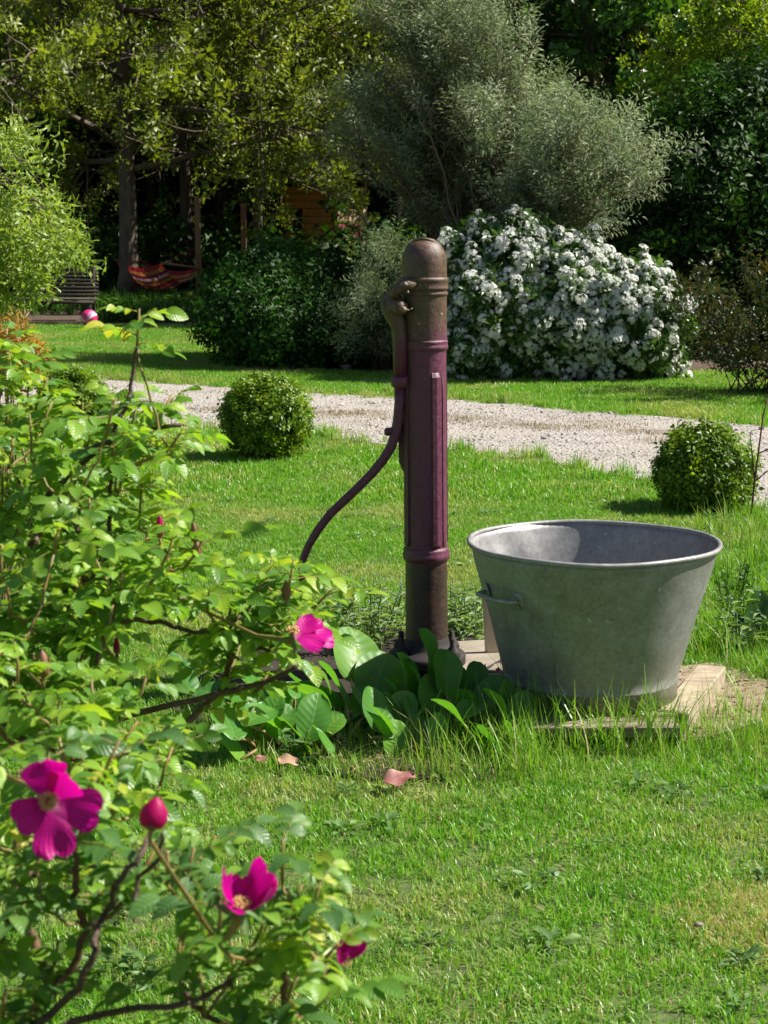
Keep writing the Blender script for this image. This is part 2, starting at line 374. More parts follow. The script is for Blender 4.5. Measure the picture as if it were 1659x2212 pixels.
def paint_mat():
    b = NB('pump_paint'); g = b.n('ShaderNodeNewGeometry'); sp = b.n('ShaderNodeSeparateXYZ'); b.l(g.outputs['Position'], sp.inputs[0])
    n = b.noise(9, 6, .7); n2 = b.noise(55, 6, .75); n3 = b.noise(3.5, 4)
    h = b.math('MULTIPLY', b.math('SUBTRACT', sp.outputs[2], .99), 9, clamp=True)
    up = b.math('ADD', b.math('MULTIPLY', h, .62), b.math('MULTIPLY', b.math('SUBTRACT', n, .5), 1.6))
    low = b.math('MULTIPLY', b.math('SUBTRACT', .37, sp.outputs[2]), 25, clamp=True)  # rusty foot of the column, darkened further to paint in the tub's shadow
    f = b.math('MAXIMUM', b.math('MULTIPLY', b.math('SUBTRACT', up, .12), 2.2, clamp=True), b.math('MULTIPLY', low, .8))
    paint = b.ramp(n2, [(.35, (.085, .016, .040)), (.65, (.15, .036, .078))])
    alg = b.ramp(n2, [(.3, (.035, .024, .014)), (.55, (.105, .062, .030)), (.75, (.18, .08, .065))])
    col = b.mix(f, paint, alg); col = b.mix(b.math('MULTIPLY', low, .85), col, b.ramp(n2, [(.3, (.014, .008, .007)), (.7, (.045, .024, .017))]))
    # green film of algae on the side away from the sun
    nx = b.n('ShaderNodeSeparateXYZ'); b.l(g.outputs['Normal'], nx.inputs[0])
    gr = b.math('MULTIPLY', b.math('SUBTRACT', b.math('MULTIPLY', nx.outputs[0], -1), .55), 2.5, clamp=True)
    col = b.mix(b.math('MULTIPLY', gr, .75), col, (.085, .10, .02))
    chips = b.math('MULTIPLY', b.math('SUBTRACT', b.noise(34, 3, .5), .73), 30, clamp=True); rust = b.math('MULTIPLY', b.math('SUBTRACT', b.noise(16, 5, .7, sc3=(1, 1, .35)), .6), 10, clamp=True); col = b.mix(b.math('MULTIPLY', rust, .7), col, (.09, .04, .02))
    col = b.mix(chips, col, (.35, .28, .26))
    b.l(col, b.b.inputs['Base Color']); b.b.inputs['Roughness'].default_value = .42
    b.l(b.ramp(n2, [(.3, (.35,) * 3), (.7, (.6,) * 3)]), b.b.inputs['Roughness']); b.bump(b.math('ADD', b.math('ADD', n2, b.math('MULTIPLY', n, .6)), b.math('MULTIPLY', chips, .5)), .8, .003); return b.m
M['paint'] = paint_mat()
def zinc_mat():
    b = NB('zinc'); n = b.noise(14, 6, .7); v = b.n('ShaderNodeTexVoronoi'); v.inputs['Scale'].default_value = 95
    b.l(b.n('ShaderNodeNewGeometry').outputs['Position'], v.inputs['Vector']); n3 = b.noise(3, 4); nf = b.noise(120, 4, .8)
    c = b.ramp(b.math('ADD', b.math('MULTIPLY', n, .6), b.math('MULTIPLY', n3, .4)), [(.36, (.20, .195, .187)), (.5, (.26, .255, .247)), (.66, (.35, .345, .34))])
    vb = b.n('ShaderNodeRGBToBW'); b.l(v.outputs['Color'], vb.inputs[0]); c = b.mix(.2, c, vb.outputs[0], 'SOFT_LIGHT'); gz = b.n('ShaderNodeSeparateXYZ'); b.l(b.n('ShaderNodeNewGeometry').outputs['Position'], gz.inputs[0]); dirt = b.math('MULTIPLY', b.math('SUBTRACT', b.math('ADD', .20, b.math('MULTIPLY', n, .12)), gz.outputs[2]), 7, clamp=True); c = b.mix(b.math('MULTIPLY', dirt, .35), c, (.17, .14, .10)); stk = b.math('MULTIPLY', b.math('SUBTRACT', b.noise(30, 3, .6, sc3=(1, 1, .06)), .58), 6, clamp=True); c = b.mix(b.math('MULTIPLY', stk, .35), c, (.17, .17, .16))
    spots = b.math('MULTIPLY', b.math('SUBTRACT', b.noise(38, 4, .6), .68), 25, clamp=True)
    c = b.mix(b.math('MULTIPLY', spots, .6), c, (.6, .6, .58))
    c = b.mix(b.math('MULTIPLY', b.math('SUBTRACT', nf, .62), 6, clamp=True), c, (.13, .13, .11))
    b.l(c, b.b.inputs['Base Color']); b.b.inputs['Metallic'].default_value = .3
    b.l(b.ramp(n, [(.3, (.42,) * 3), (.7, (.6,) * 3)]), b.b.inputs['Roughness'])
    b.bump(b.math('ADD', n, b.math('MULTIPLY', nf, .3)), .25, .003); return b.m
M['zinc'] = zinc_mat()
def stripes():
    b = NB('striped_cloth'); a = b.n('ShaderNodeAttribute', attribute_name='luv'); sp = b.n('ShaderNodeSeparateXYZ'); b.l(a.outputs['Vector'], sp.inputs[0])
    x = b.n('ShaderNodeValToRGB'); x.color_ramp.interpolation = 'CONSTANT'; e = x.color_ramp.elements
    cs = [(.32, .02, .025), (.42, .15, .03), (.15, .01, .04), (.5, .34, .3), (.34, .04, .02), (.4, .22, .04), (.24, .015, .04)]
    while len(e) < len(cs): e.new(.5)
    for i, c in enumerate(cs): e[i].position = i / len(cs); e[i].color = (*c, 1)
    b.l(b.math('FRACT', b.math('MULTIPLY', sp.outputs[0], 3.0)), x.inputs[0]); b.l(x.outputs[0], b.b.inputs['Base Color']); b.b.inputs['Roughness'].default_value = .9
    tr = b.n('ShaderNodeBsdfTranslucent'); b.l(x.outputs[0], tr.inputs[0]); mx = b.n('ShaderNodeMixShader'); mx.inputs[0].default_value = .25
    b.l(b.b.outputs[0], mx.inputs[1]); b.l(tr.outputs[0], mx.inputs[2]); b.l(mx.outputs[0], b.out.inputs[0]); return b.m
M['stripes'] = stripes()

# ------------------------------------------------------------------ ground
def sheet(name, poly, z, mat, sub=None):
    g = Geo(); g.add([(p[0], p[1], z) for p in poly], [tuple(range(len(poly)))]); o = build(name, g, mat, smooth=False); o['kind'] = 'structure'; return o
sheet('lawn', [(-150, -30), (150, -30), (150, 250), (-150, 250)], 0, M['turf'])
def wob(a, b, n, amp, s=0):
    out = []
    for i in range(n):
        t = i / n; p = a.lerp(b, t); out.append((p.x, p.y + amp * mnoise.noise(Vector((p.x * 1.7 + s, p.y * 1.7, 3.1))), 0))
    return out
up_px = [(-700, 800), (-200, 806), (230, 820), (480, 836), (650, 850), (850, 858), (1100, 872), (1300, 893), (1500, 905), (1700, 925), (2600, 1010)]
lo_px = [(3200, 1380), (1700, 1112), (1600, 1088), (1430, 1045), (1200, 1005), (980, 975), (680, 945), (430, 930), (240, 912), (-200, 880), (-700, 850)]
up = [P(*q) for q in up_px]; lo = [P(*q) for q in lo_px]
edge = []
for ch in (up, lo):
    for a, b2 in zip(ch, ch[1:]): edge += wob(a, b2, 14, .12)
    edge.append(tuple(ch[-1]))
DRIVE = [(p[0], p[1]) for p in edge]
sheet('driveway', DRIVE, .006, M['drive'])
WOODS = [tuple(P(*q))[:2] for q in [(-900, 703), (60, 702), (330, 703), (480, 706), (520, 770), (700, 800), (960, 818), (1300, 826), (1440, 815), (1560, 800), (1750, 815), (3200, 830)]] + [(60, 90), (-60, 90)]
sheet('woodland_floor', WOODS, .008, M['litter'])
BED = [tuple(P(*q))[:2] for q in [(360, 1520), (420, 1590), (560, 1650), (800, 1690), (1050, 1690), (1140, 1610), (1280, 1600), (1480, 1590), (1560, 1500), (1500, 1470), (1100, 1420), (1040, 1360), (880, 1350), (700, 1370), (470, 1440)]]
sheet('planting_bed', BED, .010, M['soil'])
STRAWP = [tuple(P(*q))[:2] for q in [(1180, 1540), (1300, 1620), (1500, 1610), (1640, 1570), (1659, 1480), (1540, 1440), (1450, 1450)]]
sheet('bare_ground', STRAWP, .014, solid('bare_earth', (.36, .28, .19), .95, c2=(.16, .12, .08), ns=22, bump=1, bd=.01))

def inany(x, y, polys): return any(inpoly(x, y, p) for p in polys)
# grass patches
def grass_patch(size, n, h, wd, lean=.55, seed=0):
    g = Geo(); r = np.random.default_rng(seed)
    for i in range(n):
        x, y = r.uniform(-size / 2, size / 2, 2); th = r.uniform(0, 6.283); hh = h * r.uniform(.5, 1.25); ww = wd * r.uniform(.7, 1.3) / 2
        ln = abs(r.normal(0, lean)); dx, dy = math.cos(th), math.sin(th); a2 = th + r.uniform(.8, 2.3); sx, sy = math.cos(a2) * ww, math.sin(a2) * ww
        m1 = hh * .55; b1 = ln * .3 * hh; b2_ = ln * hh
        c = hh / math.sqrt(1 + ln * ln) * 1.15
        V = [(x - sx, y - sy, 0), (x + sx, y + sy, 0), (x + dx * b1 + sx * .8, y + dy * b1 + sy * .8, c * .55), (x + dx * b1 - sx * .8, y + dy * b1 - sy * .8, c * .55), (x + dx * b2_, y + dy * b2_, c)]
        rr = r.uniform(); g.add(V, [(0, 1, 2, 3), (3, 2, 4)], [(0, 0, rr), (0, 0, rr), (0, .5, rr), (0, .5, rr), (0, 1, rr)])
    return g
def lay_grass(name, label, srcs, step, y0, y1, spread, reject, z=0.0, smin=.8, smax=1.25, soft=None):
    pts = []; y = y0
    while y < y1:
        hw = spread * y + 1.0; x = -hw
        while x < hw:
            X = x + rng.uniform(-.3, .3) * step; Yy = y + rng.uniform(-.3, .3) * step
            ok = not inany(X, Yy, reject) and not (soft and inpoly(X, Yy, soft[0]) and rng.uniform() > soft[1])
            if ok:
                s = rng.uniform(smin, smax) * (1 + .35 * mnoise.noise(Vector((X * 1.3, Yy * 1.3, 0))))
                Mx = Matrix.Translation((X, Yy, z)) @ Matrix.Rotation(rng.uniform(0, 6.28), 4, 'Z') @ Matrix.Scale(s, 4)
                pts.append((Mx, int(rng.integers(len(srcs)))))
            x += step
        y += step
    o = scatter(name, srcs, pts, M['grass'], smooth=False); o['label'] = label; tag(o, label, 'grass'); return o
near_src = [grass_patch(.16, 380, .019, .0028, 1.1, k) for k in range(4)]
lay_grass('near_lawn_grass', 'short mown green grass with yellowed patches round the pump', near_src, .12, 2.2, 9.0, .36, [BED, DRIVE], smin=.8, soft=(STRAWP, .35))
mid_src = [grass_patch(.3, 420, .030, .0055, .9, 10 + k) for k in range(4)]
def shrink(poly): return poly
lay_grass('far_lawn_grass', 'short sunlit grass beyond the near lawn and across the gravel drive', mid_src, .2, 9.0, 27, .30, [DRIVE, WOODS], smin=.8)
# longer fringe of grass along the drive edges
fr = []
for ch in (up, lo):
    for a, b2 in zip(ch, ch[1:]):
        L = (b2 - a).length
        for i in range(int(L / .10)):
            p = a.lerp(b2, rng.uniform()); 
            if abs(p.x) > p.y * .32: continue
            p = p + Vector((rng.normal(0, .04), rng.normal(0, .10), 0))
            fr.append((Matrix.Translation(p) @ Matrix.Rotation(rng.uniform(0, 6.28), 4, 'Z') @ Matrix.Scale(rng.uniform(.5, 1.1), 4), int(rng.integers(3))))
tuft_src = [grass_patch(.12, 60, .085, .005, .5, 30 + k) for k in range(3)]
o = scatter('edge_grass', tuft_src, fr, M['grass'], smooth=False); tag(o, 'ragged longer grass fringing both edges of the gravel drive', 'grass')
# sparse strip down the middle of the drive
cs = []
for i in range(110):
    t = rng.uniform(); u = 250 + 1200 * t; v = np.interp(u, [250, 480, 700, 1300, 1500], [872, 888, 894, 925, 945]) + rng.normal(0, 7)
    if mnoise.noise(Vector((u / 90, 0, 1))) < -.1 and rng.uniform() < .8: continue
    p = P(u, v); cs.append((Matrix.Translation((p.x, p.y, .006)) @ Matrix.Rotation(rng.uniform(0, 6.28), 4, 'Z') @ Matrix.Scale(rng.uniform(.5, 1.0), 4), int(rng.integers(2))))
o = scatter('drive_centre_grass', [grass_patch(.35, 60, .025, .005, 1.2, 50 + k) for k in range(2)], cs, M['straw'], smooth=False); tag(o, 'thin yellowed grass growing along the middle of the gravel drive', 'grass')
# gravel
def pebble(seed):
    g = Geo(); r = np.random.default_rng(seed); import bmesh
    bm = bmesh.new()
    for q in r.normal(size=(9, 3)):
        q = q / np.linalg.norm(q) * r.uniform(.8, 1); bm.verts.new((q[0], q[1] * .8, q[2] * .5))
    bmesh.ops.convex_hull(bm, input=bm.verts); bm.verts.ensure_lookup_table(); bm.verts.index_update()
    g.add([tuple(v.co) for v in bm.verts], [tuple(x.index for x in f.verts) for f in bm.faces], np.tile((0, 0, r.uniform()), (len(bm.verts), 1))); bm.free(); return g
peb = [pebble(k) for k in range(6)]
gp = []
xs = [p[0] for p in DRIVE]
while len(gp) < 15000:
    Y = rng.uniform(8, 19); X = rng.uniform(-.3, .3) * Y
    if not inpoly(X, Y, DRIVE): continue
    if mnoise.noise(Vector((X * .8, Y * 2.2, 5))) < -.05 and rng.uniform() < .75: continue
    s = .003 + .0042 * rng.exponential(.8)
    if s > .03: s = .03
    gp.append((Matrix.Translation((X, Y, .006 + s * .3)) @ Euler((rng.normal(0, .3), rng.normal(0, .3), rng.uniform(0, 6.28))).to_matrix().to_4x4() @ Matrix.Scale(s, 4), int(rng.integers(6))))
o = scatter('gravel', peb, gp, M['pebble'], smooth=False); tag(o, 'loose pale grey gravel stones lying on the drive', 'gravel')

# bank added behind the trees, steep to stay unlit and hide the sky
g = Geo(); bk = []
for i in range(41):
    x = -60 + 3 * i
    for j, (yy, zz) in enumerate(((43, 0), (45, 5), (47, 12), (50, 22), (56, 26), (90, 30))):
        bk.append((x, yy + 1.2 * mnoise.noise(Vector((x * .2, j, 0))), zz))
g.add(bk, [(i * 6 + j, (i + 1) * 6 + j, (i + 1) * 6 + j + 1, i * 6 + j + 1) for i in range(40) for j in range(5)])
o = build('backdrop_bank', g, M['soil']); o['kind'] = 'structure'
# ------------------------------------------------------------------ foliage sources
oak_src = [spray(11, .10, .055, .22, .1, .4) for _ in range(5)]
maple_src = [spray(10, .12, .09, .25, .1, .4) for _ in range(4)]
small_src = [spray(12, .05, .028, .14, .3, .3) for _ in range(5)]
broad_src = [spray(9, .11, .075, .22, .0, .3) for _ in range(4)]
shoot_src = [spray(30, .066, .015, .34, .8, .35, axis=1.0) for _ in range(5)]
box_src = [spray(12, .020, .012, .042, .5, .2) for _ in range(5)]
cho_src = [spray(8, .06, .024, .06, .3, .2) for _ in range(4)]
wil_src = []
for _ in range(5):      # curled leaves on a hanging twig
    q = Geo()
    for i in range(15):
        th = i * 2.4; p = Vector((math.cos(th) * .01, math.sin(th) * .01, i * .016)); d = Vector((math.cos(th), math.sin(th), rng.uniform(-.2, 1.2)))
        leaf(q, frame(p, d, rvec(), 1, rng.uniform(0, 6)), .075 * rng.uniform(.7, 1.2), .017, .2, rng.uniform(-1.0, 1.2), 4, lance, rng.uniform(), wave=.12, ph=rng.uniform(0, 6))
    wil_src.append(q)
def walk(p, d, L, n, droop=0.0, wob_=.25):
    pts = [Vector(p)]; d = Vector(d).normalized()
    for i in range(n):
        d = (d + rvec() * wob_ + Vector((0, 0, -droop))).normalized(); pts.append(pts[-1] + d * (L / n))
    return pts
def tree(name, label, base, height, r0, z0, z1, nl, length, leafm, bark, srcs, sub=8, per=3, group=None, droop=.0, up=.25, lscale=1.0, lean=(0, 0), dens=1.0, front=0.0, twigs=4, zvis=9, bare=0.0):
    t = thing(name, label, 'tree', base, group); b = Vector(base); g = Geo()
    n = 14; tr = []
    for i in range(n + 1):
        z = height * i / n
        tr.append(b + Vector((lean[0] * z + .12 * mnoise.noise(Vector((z * .3, b.x, 1))) * (i > 0), lean[1] * z + .12 * mnoise.noise(Vector((z * .3, b.x, 9))) * (i > 0), z - (.05 if i == 0 else 0))))
    tube(g, tr, [r0 * (1.35 if i == 0 else 1) * (1 - .85 * i / n) for i in range(n + 1)], 12); build('trunk', g, bark, t)
    pts = []
    for k in range(nl):
        f = (k + .5) / nl; z = z0 + (z1 - z0) * f + rng.uniform(-.15, .15); i = min(n - 1, int(z / height * n)); q = z / height * n - i
        p = tr[i].lerp(tr[i + 1], q); az = k * 2.4 + rng.uniform(-.3, .3)
        L = length * (1 - .55 * f ** 1.5) * rng.uniform(.75, 1.15); d = Vector((math.cos(az), math.sin(az), up + rng.uniform(-.15, .15)))
        g = Geo(); nn = 9; lp = walk(p, d, L, nn, droop, .16); rb = r0 * .32 * (1 - f * .5); tube(g, lp, [rb * (1 - .85 * j / nn) + .004 for j in range(nn + 1)], 6)
        for s in range(sub):
            j = rng.uniform(.18, 1) * nn; j0 = min(nn - 1, int(j)); sp_ = lp[j0].lerp(lp[j0 + 1], j - j0); dd = (lp[j0 + 1] - lp[j0]).normalized()
            sd_ = (dd * .6 + rvec() * .8 + Vector((0, 0, .1))).normalized(); sl = L * .34 * rng.uniform(.6, 1.2) * (1.2 - .5 * j / nn)
            ss = walk(sp_, sd_, sl, 5, droop, .22); tube(g, ss, [rb * .35 * (1 - .8 * q2 / 5) + .003 for q2 in range(6)], 4, False)
            for w_ in range(twigs):
                j2 = rng.uniform(.3, 1) * 5; k0 = min(4, int(j2)); tp = ss[k0].lerp(ss[k0 + 1], j2 - k0); td = ((ss[k0 + 1] - ss[k0]).normalized() + rvec() * .8).normalized()
                tw = walk(tp, td, .45 * rng.uniform(.5, 1.2), 3, droop, .2)
                if tp.z < zvis: tube(g, tw, [.006, .005, .004, .003], 3, False)
                for c in range(per):
                    if rng.uniform() > dens: continue
                    q3 = tw[1 + int(rng.integers(3))] + rvec() * .05
                    pts.append((zframe(q3, rvec() + Vector((0, 0, -.3 if droop else .3)), lscale * rng.uniform(.7, 1.3), rng.uniform(0, 6)), int(rng.integers(len(srcs)))))
        build('limb', g, bark, t)
    scatter('crown', srcs, pts, leafm, t); return t
def G0(u, Y): return (ray(u, 480).x / ray(u, 480).y * Y, Y, 0)
TG = 'tall trees at the edge of the wood'
tree('tall_tree', 'tall tree with thick grey trunk and fresh yellow green leaves, standing left of the hammock', G0(270, 30), 8.5, .17, 2.1, 8, 30, 5.2, M['oak_leaf'], M['bark'], oak_src, 13, 3, TG, .02, .12, 1.05, dens=.6, twigs=6)
tree('tall_tree', 'dark trunked tree right behind the wooden post at the striped hammock', G0(400, 31.5), 7.5, .13, 2.8, 7, 16, 4.2, M['oak_leaf'], M['bark_dark'], oak_src, 9, 3, TG, .02, .15, 1.05, dens=.5, lean=(.01, 0))
tree('tall_tree', 'slender grey tree standing between the hammock post and the wooden hut', G0(553, 32.5), 7, .115, 1.9, 6.6, 20, 4.2, M['oak_leaf'], M['bark'], oak_src, 10, 3, TG, .02, .12, 1.05, dens=.5, lean=(.015, 0))
tree('tall_tree', 'thin dark tree rising behind the slatted bench at the far left', G0(60, 34), 8, .11, 2.4, 7.6, 16, 4.4, M['mid_leaf'], M['bark_dark'], oak_src, 9, 3, TG, .02, .15)
tree('tall_tree', 'dark tree rising close behind the right end of the wooden hut', G0(860, 39), 6.5, .15, 3.4, 6, 14, 4.6, M['oak_leaf'], M['bark_dark'], oak_src, 9, 3, TG, .02, .15)
tree('broadleaf_tree', 'bright yellow green tree whose crown shows above the silvery shrub', G0(1085, 36), 8.5, .14, 4.2, 8.2, 20, 2.4, M['maple_leaf'], M['bark'], maple_src, 8, 3, None, .03, .15)
tree('broadleaf_tree', 'glossy dark green tree with big rounded leaves behind the silvery shrub on its right', G0(1270, 26), 7.5, .12, .8, 7, 26, 2.2, M['mid_leaf'], M['bark_dark'], broad_src, 10, 4, None, .03, .1)
tree('olive_toned_tree', 'brownish olive leaved tree filling the top right corner with bare dark limbs', G0(1560, 29), 9.5, .15, 2.2, 9, 26, 3.7, M['olive_leaf'], M['bark_dark'], oak_src, 9, 3, None, .02, .1)
tree('light_green_tree', 'light green leafy tree at the right edge above the dark evergreen', G0(1640, 23.5), 4.4, .08, 1.6, 4.1, 22, 1.7, M['maple_leaf'], M['bark'], [spray(11, .06, .035, .16, .2, .3) for _ in range(4)], 9, 3, None, .0, .35)
BG = 'dark trees deep in the wood'
WL = ['dark tree deep in the wood beyond the left edge of the bench', 'dark tree deep in the wood straight behind the bench', 'dark tree deep in the wood just right of the thick grey trunk', 'dark tree deep in the wood just right of the hammock post', 'dark tree deep in the wood left of the wooden hut', 'dark tree deep in the wood seen over the pump head', 'dark tree deep in the wood behind the middle of the silvery shrub', 'dark tree deep in the wood behind the top right corner limbs', 'dark tree deep in the wood above the right edge of the evergreen', 'dark tree of the wood beyond the right edge of the view', 'farthest right dark tree of the wood beyond the view', 'farthest left dark tree of the wood beyond the view']
for i, (u, Y) in enumerate([(-60, 38), (160, 40), (330, 39), (480, 38), (640, 41), (960, 37), (1130, 40), (1420, 36), (1760, 35), (2000, 32), (2350, 30), (-300, 36)]):
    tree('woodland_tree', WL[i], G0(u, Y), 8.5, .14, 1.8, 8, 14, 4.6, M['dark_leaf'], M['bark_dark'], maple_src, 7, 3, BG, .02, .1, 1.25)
# dark leaf mass on the bank
pts = []
for i in range(15000):
    x = rng.uniform(-22, 24); z = rng.uniform(0, 1) ** 1.4 * 12; y = 42 + z * .3 + rng.normal(0, .9)
    pts.append((zframe((x, y, z), rvec() + Vector((0, -.6, .3)), rng.uniform(1.4, 3.2)), int(rng.integers(4))))
o = scatter('bank_undergrowth', maple_src, pts, M['dark_leaf']); tag(o, 'dark mass of leaves covering the steep bank added behind the wood', 'undergrowth')
pts = []
for i in range(3800):
    u = rng.uniform(-150, 900); Y = rng.uniform(31, 41); z = abs(rng.normal(0, .5)) + .05
    p = G0(u, Y); pts.append((zframe((p[0], Y, z), rvec() + Vector((0, 0, 1)), rng.uniform(.9, 1.8)), int(rng.integers(4))))
o = scatter('woodland_undergrowth', maple_src, pts, M['dark_leaf']); tag(o, 'low dark undergrowth between the tree trunks of the wood', 'undergrowth')

# ------------------------------------------------------------------ shrubs
def core(p, ell):
    return min(((p - Vector(c)).x / r[0]) ** 2 + ((p - Vector(c)).y / r[1]) ** 2 + ((p - Vector(c)).z / r[2]) ** 2 for c, r in ell)
def blob(ell, n, lo_=.7, hi_=1.06, srcn=4, smin=.8, smax=1.3, ns=3.0, amp=.14, outw=.9, gap=-1, zmin=.03):
    pts = []; areas = np.array([r[0] * r[1] + r[1] * r[2] + r[0] * r[2] for c, r in ell]); areas = areas / areas.sum(); k = 0
    while len(pts) < n and k < n * 8:
        k += 1; e = ell[int(rng.choice(len(ell), p=areas))]; d = rvec(); c = Vector(e[0])
        q = d * 1.0; nz = 1 + amp * 2 * mnoise.noise(Vector((d.x * ns, d.y * ns, d.z * ns)) + c)
        s = rng.uniform(lo_, hi_) * nz; p = c + Vector((d.x * e[1][0], d.y * e[1][1], d.z * e[1][2])) * s
        if p.z < zmin: continue
        if gap > -1 and mnoise.noise(p * 4.5) < gap: continue
        if len(ell) > 1 and core(p, ell) < .35: continue
        pts.append((zframe(p, (d + rvec() * outw + Vector((0, 0, .35))), rng.uniform(smin, smax), rng.uniform(0, 6)), int(rng.integers(srcn))))
    return pts
def stems(t, base, ell, n, r, mat, spread=.1, nm='stem'):
    for i in range(n):
        e = ell[i % len(ell)]; d = rvec(); tgt = Vector(e[0]) + Vector((d.x * e[1][0], d.y * e[1][1], abs(d.z) * e[1][2])) * rng.uniform(.6, .95)
        b = Vector(base) + Vector((rng.normal(0, spread), rng.normal(0, spread), -.02)); mid = b.lerp(tgt, .5) + Vector((0, 0, .25 * (tgt - b).length)) + (Vector((b.x, b.y, 0)) - Vector((tgt.x, tgt.y, 0))) * .15
        pp = [b * (1 - s) ** 2 + mid * 2 * s * (1 - s) + tgt * s * s + rvec() * .01 * (s > 0) for s in np.linspace(0, 1, 8)]
        g = Geo(); tube(g, pp, [r * (1 - .8 * j / 7) for j in range(8)], 5); build(nm, g, mat, t)
# box balls
BB = 'clipped box balls along the drive'
def box_ball(label, u, v, rp, baseY, n=2600):
    b = G0(u, baseY); c = Q(u, v + 14, baseY); r = rp * px(baseY) * .9
    t = thing('box_ball', label, 'shrub', (b[0], baseY, 0), BB); ell = [((c.x, c.y, c.z), (r * .93, r * .93, r * .9))]
    stems(t, (b[0], baseY, 0), ell, 10, .012, M['twig'], .03)
    pts = blob(ell, n, .55, 1.08, 5, .8, 1.5, 4, .12, .7, zmin=.02)
    scatter('foliage', box_src, pts, M['box_leaf'], t); return t
box_ball('round clipped box bush between the pump handle and the gravel drive', 575, 888, 98, 10.6)
box_ball('round clipped box bush behind the zinc tub at the right, beside the gravel', 1522, 1008, 106, 8.7)
box_ball('round clipped box bush half hidden behind the rose leaves on the left', 160, 858, 78, 12.2, 2000)
# white flowering shrub
ell = [(tuple(Q(1090, 655, 16.3)), (.62, .65, .74)), (tuple(Q(1345, 700, 16.2)), (.56, .6, .55)), (tuple(Q(1215, 665, 16.2)), (.58, .6, .60)), (tuple(Q(1010, 740, 16.2)), (.42, .5, .40))]
t = thing('flowering_shrub', 'big rounded shrub covered in white flower clusters, right behind the pump', 'shrub', G0(1200, 16.4))
stems(t, G0(1200, 16.4), ell, 22, .012, M['twig'], .2)
scatter('foliage', cho_src, blob(ell, 9000, .55, 1.03, 4, .9, 1.6, 3, .17), M['white_shrub_leaf'], t)
fl = []
for s_ in range(4):
    q = Geo(); q.merge(pebble(s_), Matrix.Scale(.042, 4), m=1)
    for k in range(11):
        d = (rvec() + Vector((0, 0, .9))).normalized(); p = d * .045; s2 = rng.uniform(.8, 1.2)
        for j in range(5):
            a = j * 1.2566 + k; F_ = zframe(p, d) @ Matrix.Rotation(a, 4, 'Z'); leaf4(q, F_ @ frame((0, 0, 0), (0, 1, .35), (0, 0, 1)), .026 * s2, .019 * s2, .2, .1, rng.uniform())
    me = bpy.data.meshes.new('flower_cluster'); me.from_pydata(q.V().tolist(), [], q.f); me.materials.append(M['white_petal']); me.materials.append(M['white_shrub_leaf']); me.polygons.foreach_set('material_index', q.m)
    at_ = me.attributes.new('luv', 'FLOAT_VECTOR', 'POINT'); at_.data.foreach_set('vector', np.vstack(q.a).ravel()); fl.append((q, me))
fp = []; tries = 0
while len(fp) < 980 and tries < 40000:
    tries += 1; (Mx, k) = blob(ell, 1, .97, 1.10, 4, .6, 1.3, 3, .17, .35)[0]; p = Mx.translation
    if mnoise.noise(p * 3.2) < (-.27 if p.x < G0(1200, 16)[0] else -.4): continue
    if p.y > 16.35: continue
    if core(p, ell) < .80: continue
    if p.x < G0(1200, 16)[0] and rng.uniform() < .35: continue
    if p.z < .3 and rng.uniform() < .35: continue
    if any((p - q[0].translation).length < .05 for q in fp[-60:]): continue
    fp.append((Mx, k))
ORG = Vector(ORIG[t.name])
for Mx, k in fp[:300]:
    o = bpy.data.objects.new('flower_cluster', fl[k][1]); COL.objects.link(o); o.parent = t; m2 = Mx.copy(); m2.translation -= ORG; o.matrix_local = m2
scatter('flowers', [q for q, _ in fl], fp[300:], [M['white_petal'], M['white_shrub_leaf']], t)
# silver shrub with long arching stems
base = G0(1085, 18.6)
t = thing('silver_shrub', 'tall silvery grey willow like shrub with arching stems above the white flowers', 'shrub', base)
ell = [(tuple(Q(935, 150, 18.6)), (1.05, .95, 1.2)), (tuple(Q(1085, 290, 18.3)), (1.2, .9, .85)), (tuple(Q(1295, 350, 16.7)), (.68, .6, .46)), (tuple(Q(770, 265, 18.6)), (.58, .7, .42)), (tuple(Q(905, -60, 18.8)), (.9, .9, .9)), (tuple(Q(1170, 400, 17.3)), (.75, .55, .42))]
pts = []
ea = np.array([1.5, 1.4, .75, .55, .8, .55]); ea /= ea.sum()
for i in range(170):
    e = ell[int(rng.choice(6, p=ea))]; d = rvec(); tgt = Vector(e[0]) + Vector((d.x * e[1][0], d.y * e[1][1], d.z * e[1][2])) * rng.uniform(.45, 1.05)
    b = Vector(base) + Vector((rng.normal(0, .22), rng.normal(0, .22), -.03)); L = (tgt - b).length
    if tgt.z < .9: continue
    mid = b + Vector(((tgt.x - b.x) * .3, (tgt.y - b.y) * .3, (tgt.z - b.z) * .75 + .1))
    pp = [b * (1 - s) ** 2 + mid * 2 * s * (1 - s) + tgt * s * s + rvec() * .03 * (s > 0) for s in np.linspace(0, 1, 11)]
    g = Geo(); tube(g, pp, [.019 * (1 - .75 * j / 10) for j in range(11)], 5)
    for k in range(15):
        j = rng.uniform(.46, 1) * 10; j0 = min(9, int(j)); q = pp[j0].lerp(pp[j0 + 1], j - j0); dd = (pp[j0 + 1] - pp[j0]).normalized()
        tw = walk(q, (dd + rvec() * .9).normalized(), .38 * rng.uniform(.5, 1.2), 4, -.06, .12); tube(g, tw, [.005, .004, .004, .003, .002], 3, False)
        if mnoise.noise(q * 2.3) < -.07 and rng.uniform() < .85: continue
        for m_ in (1, 3, 4):
            pts.append((zframe(tw[m_ - 1 if m_ < 4 else 3], (tw[m_] - tw[m_ - 1]) + rvec() * .05 + Vector((0, 0, .04)), rng.uniform(.6, 1.05), rng.uniform(0, 6)), int(rng.integers(5))))
    build('stem', g, M['pale_twig'], t)
scatter('foliage', shoot_src, pts, M['silver_leaf'], t)
